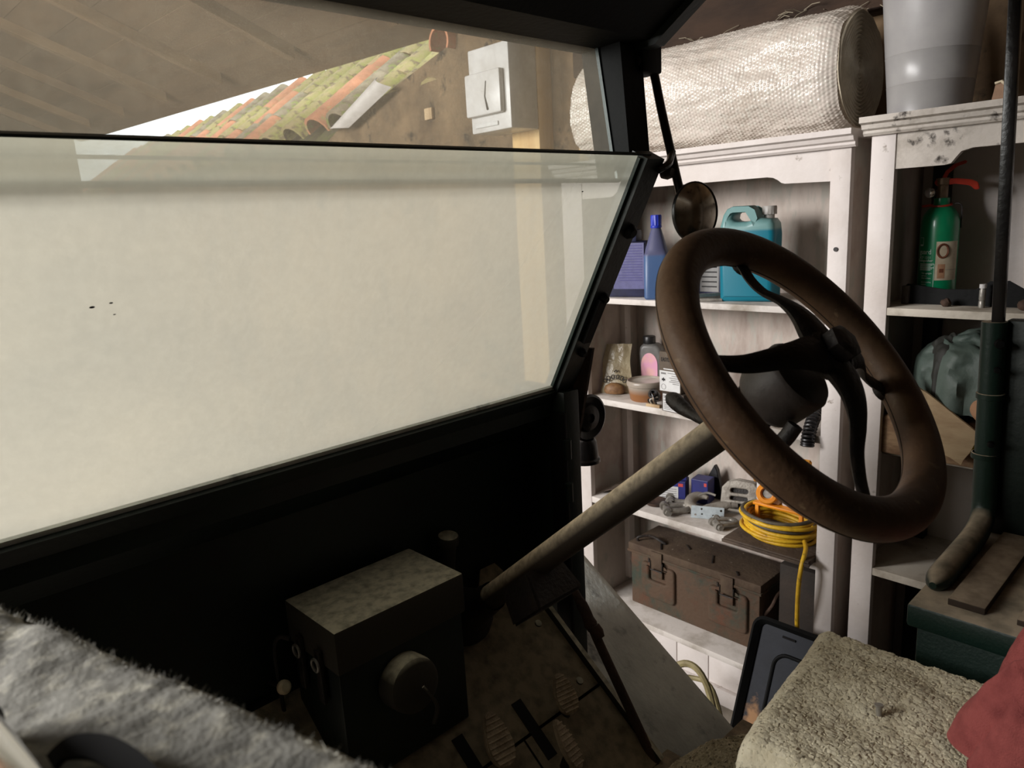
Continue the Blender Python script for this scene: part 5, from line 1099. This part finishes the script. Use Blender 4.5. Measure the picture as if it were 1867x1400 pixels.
for body, sz, a0, h0, sx_ in (('guard', 0.0185, -0.052, 0.126, 0.85), ('BCF 1211', 0.0092, -0.052, 0.114, 0.95), ('Extinguisher', 0.0092, -0.055, 0.1065, 0.95), ('Use upright', 0.0058, -0.040, 0.0745, 1.0), ('pull pin', 0.0052, -0.040, 0.068, 1.0), ('direct at base', 0.0052, -0.040, 0.062, 0.9),
                              ('Avoid inhaling', 0.0052, -0.040, 0.0515, 0.9), ('vapour', 0.0052, -0.040, 0.0455, 1.0), ('fumes', 0.0052, -0.040, 0.040, 1.0), ('Recharge', 0.0055, -0.040, 0.028, 1.0), ('after use', 0.0055, -0.040, 0.022, 1.0)):
    obj('print', words(body, sz, (0, 0, 0), X, Y, 0.0002, wrap=ewrap(a0, h0), sx=sx_), 'print_white', t, smooth=False)
for i in range(6): obj('print_line', epatch(-0.048, -0.016 + 0.004 * (i % 3), 0.084 + i * 0.0032, 0.0855 + i * 0.0032, 0.0006), 'print_white', t)
for a0, a1, h0, h1 in ((-0.052, -0.0085, 0.0135, 0.0148), (-0.0085, -0.0075, 0.0135, 0.10), (-0.052, -0.0085, 0.034, 0.0346), (-0.055, -0.040, 0.168, 0.169), (-0.041, -0.040, 0.149, 0.169), (-0.052, -0.041, 0.147, 0.151)): obj('print_line', epatch(a0, a1, h0, h1, 0.0006), 'print_white', t)
# black tray rail in front of the extinguisher, vial, rusty lumps
t = thing('black_tray', 'long black steel bracket lying along the shelf before the extinguisher', 'bracket', (2.10, 0.5, R1))
obj('bar', mprism([(0.695, 0.0), (0.695, 0.046), (0.688, 0.052), (0.60, 0.040), (0.53, 0.042), (0.50, 0.062), (0.46, 0.064), (0.43, 0.046), (-0.10, 0.046), (-0.10, 0.0)], (2.10, 0, R1), Y, Z, (0.006, 0, 0)), 'black_paint', t, smooth=False)
obj('base_flange', mbox((2.106, -0.10, R1), (2.135, 0.695, R1 + 0.005)), 'black_paint', t, smooth=False)
obj('end_tab', mbox((2.085, 0.680, R1), (2.10, 0.697, R1 + 0.048), 0.002), 'drum_grey', t)
t = thing('glass_vial', 'small clear vial with white cap on the shelf beside the black bracket', 'vial', (2.075, 0.508, R1))
obj('glass', mlathe([(0, 0), (0.0065, 0), (0.0072, 0.003), (0.0072, 0.016), (0.006, 0.018), (0.0072, 0.020), (0.0072, 0.042), (0.005, 0.048), (0, 0.048)], (2.075, 0.508, R1), Z, 18), 'steel', t)
obj('cap', mlathe([(0.0078, 0.048), (0.0078, 0.058), (0, 0.059)], (2.075, 0.508, R1), Z, 18), 'white_plastic', t)
for p, r_, lab in (((2.07, 0.585, R1), 0.012, 'rusty nut on the shelf in front of the extinguisher'), ((2.06, 0.415, R1), 0.016, 'lump of rusty iron on the shelf beside the clear vial')):
    bm = B(); bmesh.ops.create_icosphere(bm, subdivisions=2, radius=r_)
    for v in bm.verts: v.co = v.co * (1 + 0.3 * noise.noise(v.co * 120)) + V(p) + V((0, 0, r_ * 0.8))
    o = obj('rusty_lump', bm, 'rust_dark'); tag(o, lab, 'rusty lump', 'rusty bits before the extinguisher')
# weathered plank, cardboard, tarpaulin bundle, yellow packet, roll
R2 = -0.672
t = thing('weathered_plank', 'weathered plywood block on the shelf under torn cardboard', 'plank', (2.1, 0.6, R2))
bm = mprism([(0.705, 0.002), (0.708, 0.10), (0.66, 0.128), (0.60, 0.115), (0.47, 0.11), (0.20, 0.105), (0.20, 0.002), (0.44, 0.002)], (2.018, 0, R2), Y, Z, (0.20, 0, 0), 0.003); obj('block', bm, 'weathered', t)
def tarp_f(s, t_):
    a = 2 * PI * s; b = PI / 2 * (1 - t_); r = math.cos(b)
    x = 2.155 + 0.115 * r * math.cos(a) * (1 + 0.1 * math.sin(3 * a)); y = 0.49 + 0.19 * r * math.sin(a)
    f = fbm((x * 9, y * 7, t_ * 2)); h = 0.225 * math.sin(b) ** 0.45
    fold = 0.014 * math.sin(y * 75 + 9 * x + 3 * f)
    return V((x - 0.03 * f * r + fold * 0.6 * r, y, R2 + 0.128 + h * (0.90 + 0.10 * f) + max(fold, -0.005) * 0.4))
bm = sheet(tarp_f, 90, 50, 0, True); t = thing('tarpaulin_bundle', 'grey-green folded tarpaulin bundle on the weathered block', 'tarpaulin', (2.15, 0.5, R2 + 0.11)); obj('cloth', bm, 'tarp', t)
def fold_f(s, t_):
    a = 2 * PI * s; b = PI / 2 * (1 - t_); r = math.cos(b); x = 2.10 + 0.062 * r * math.cos(a); y = 0.572 + 0.052 * r * math.sin(a) * (1 + 0.25 * math.sin(2 * a))
    f = fbm((x * 14, y * 14, 5)); return V((x - 0.02 * f * r, y + 0.012 * f, R2 + 0.112 + 0.215 * math.sin(b) ** 0.5 * (0.95 + 0.1 * f)))
obj('dark_fold', sheet(fold_f, 50, 30, 0, True), 'tarp_dark', t)
cb = [V((2.005, 0.672, R2 + 0.225)), V((1.985, 0.655, R2 + 0.095)), V((1.975, 0.50, R2 + 0.020)), V((1.995, 0.465, R2 + 0.095)), V((2.01, 0.60, R2 + 0.185))]
bm = B(); edge = []
n_ = len(cb)
for i in range(n_):
    for k in range(7):
        p = cb[i].lerp(cb[(i + 1) % n_], k / 7); edge.append(p + V((0, 0.006, 0.006)) * noise.noise(p * 70))
f0 = [bm.verts.new(p) for p in edge]; f1 = [bm.verts.new(p + V((0.005, 0.001, 0.002))) for p in edge]; ctr = sum(cb, V()) / n_
c0_, c1_ = bm.verts.new(ctr + V((-0.006, 0, 0))), bm.verts.new(ctr + V((-0.001, 0, 0)))
for i in range(len(edge)):
    j = (i + 1) % len(edge); bm.faces.new((f0[i], f0[j], c0_)); bm.faces.new((f1[j], f1[i], c1_)); bm.faces.new((f0[j], f0[i], f1[i], f1[j]))
finish(bm); o = obj('torn_cardboard', bm, 'cardboard', smooth=False); tag(o, 'torn flap of brown cardboard leaning on the weathered block', 'cardboard')
o = obj('yellow_packet', mbox((-0.003, -0.045, -0.022), (0.003, 0.045, 0.022), 0.002, T_((2.010, 0.502, R2 + 0.062)) @ Matrix.Rotation(-0.15, 4, 'X')), 'yellow_packet'); tag(o, 'yellow packet under the torn cardboard', 'packet')
o = obj('yellow_card', mbox((-0.002, -0.012, -0.012), (0.002, 0.012, 0.012), 0.001, T_((2.013, 0.655, R2 + 0.085))), 'yellow_packet'); tag(o, 'small yellow card on the left end of the weathered block', 'card')
bm = mlathe([(0.006, 0), (0.018, 0), (0.030, 0.004), (0.031, 0.04), (0.028, 0.044), (0.006, 0.044)], (1.985, 0.470, R2 + 0.155), (0.9, -0.4, 0.2), 28, rfun=lambda a, h: 1 + 0.02 * math.sin(a * 5)); o = obj('tape_roll', bm, 'photo_tan'); tag(o, 'brown roll lying against the grey-green tarpaulin', 'roll')

# ================================================================== on the floor between lorry and shelving
def tray_f(u, v): return V((1.952 - 0.44 * (0.46 - v), 1.005 - u, FZ + 0.005 + v * 0.985))
TW, TH = 0.62, 0.475
t = thing('black_metal_panel', 'black pressed metal panel leaning against the shelving', 'panel', (1.85, 0.7, FZ))
un = (tray_f(0, 1) - tray_f(0, 0)).normalized(); uu_ = V((0, -1, 0)); o0 = tray_f(0, 0)
obj('sheet', cutout([rrect(0, 0, TW, TH, 0.03, 6)], o0 + un * 0.0, uu_, un, 0.003, 0.001), 'tray_black', t)
rim = rrect(0.004, 0.004, TW - 0.004, TH - 0.004, 0.028, 6); nrm = uu_.cross(un)
obj('rim', mtube([o0 + uu_ * a + un * b + nrm * 0.012 for a, b in rim], 0.012, 8, closed=True, prof=[(0.5, -1), (0.5, 1), (-0.5, 1), (-0.5, -1)]), 'black_paint', t)
swg = rrect(0.075, 0.06, TW - 0.075, TH - 0.085, 0.04, 6)
obj('pressed_groove', mtube([o0 + uu_ * a + un * b + nrm * 0.001 for a, b in swg], 0.006, 8, closed=True), 'black_paint', t)
obj('slot', mtube([o0 + uu_ * 0.085 + un * (TH - 0.035) + nrm * 0.002, o0 + uu_ * 0.125 + un * (TH - 0.035) + nrm * 0.002], 0.004, 6), 'rubber', t)
for i, (dx, lab) in enumerate(((0.0, 'straw coloured hose looping up from the floor beside the black panel'), (0.035, 'thin straw coloured hose looping just inside the bigger hose'))):
    bm = mtube(spl([(1.80 + dx, 1.35, FZ + 0.012), (1.78 + dx, 1.25, FZ + 0.20 - dx), (1.80 + dx, 1.17, FZ + 0.27 - dx * 2), (1.80 + dx, 1.10, FZ + 0.22 - dx), (1.80 + dx, 1.05, FZ + 0.012)], 6), 0.011 - 0.003 * i, 8); o = obj('hose', bm, 'straw_hose'); tag(o, lab, 'hose', 'straw coloured hoses')
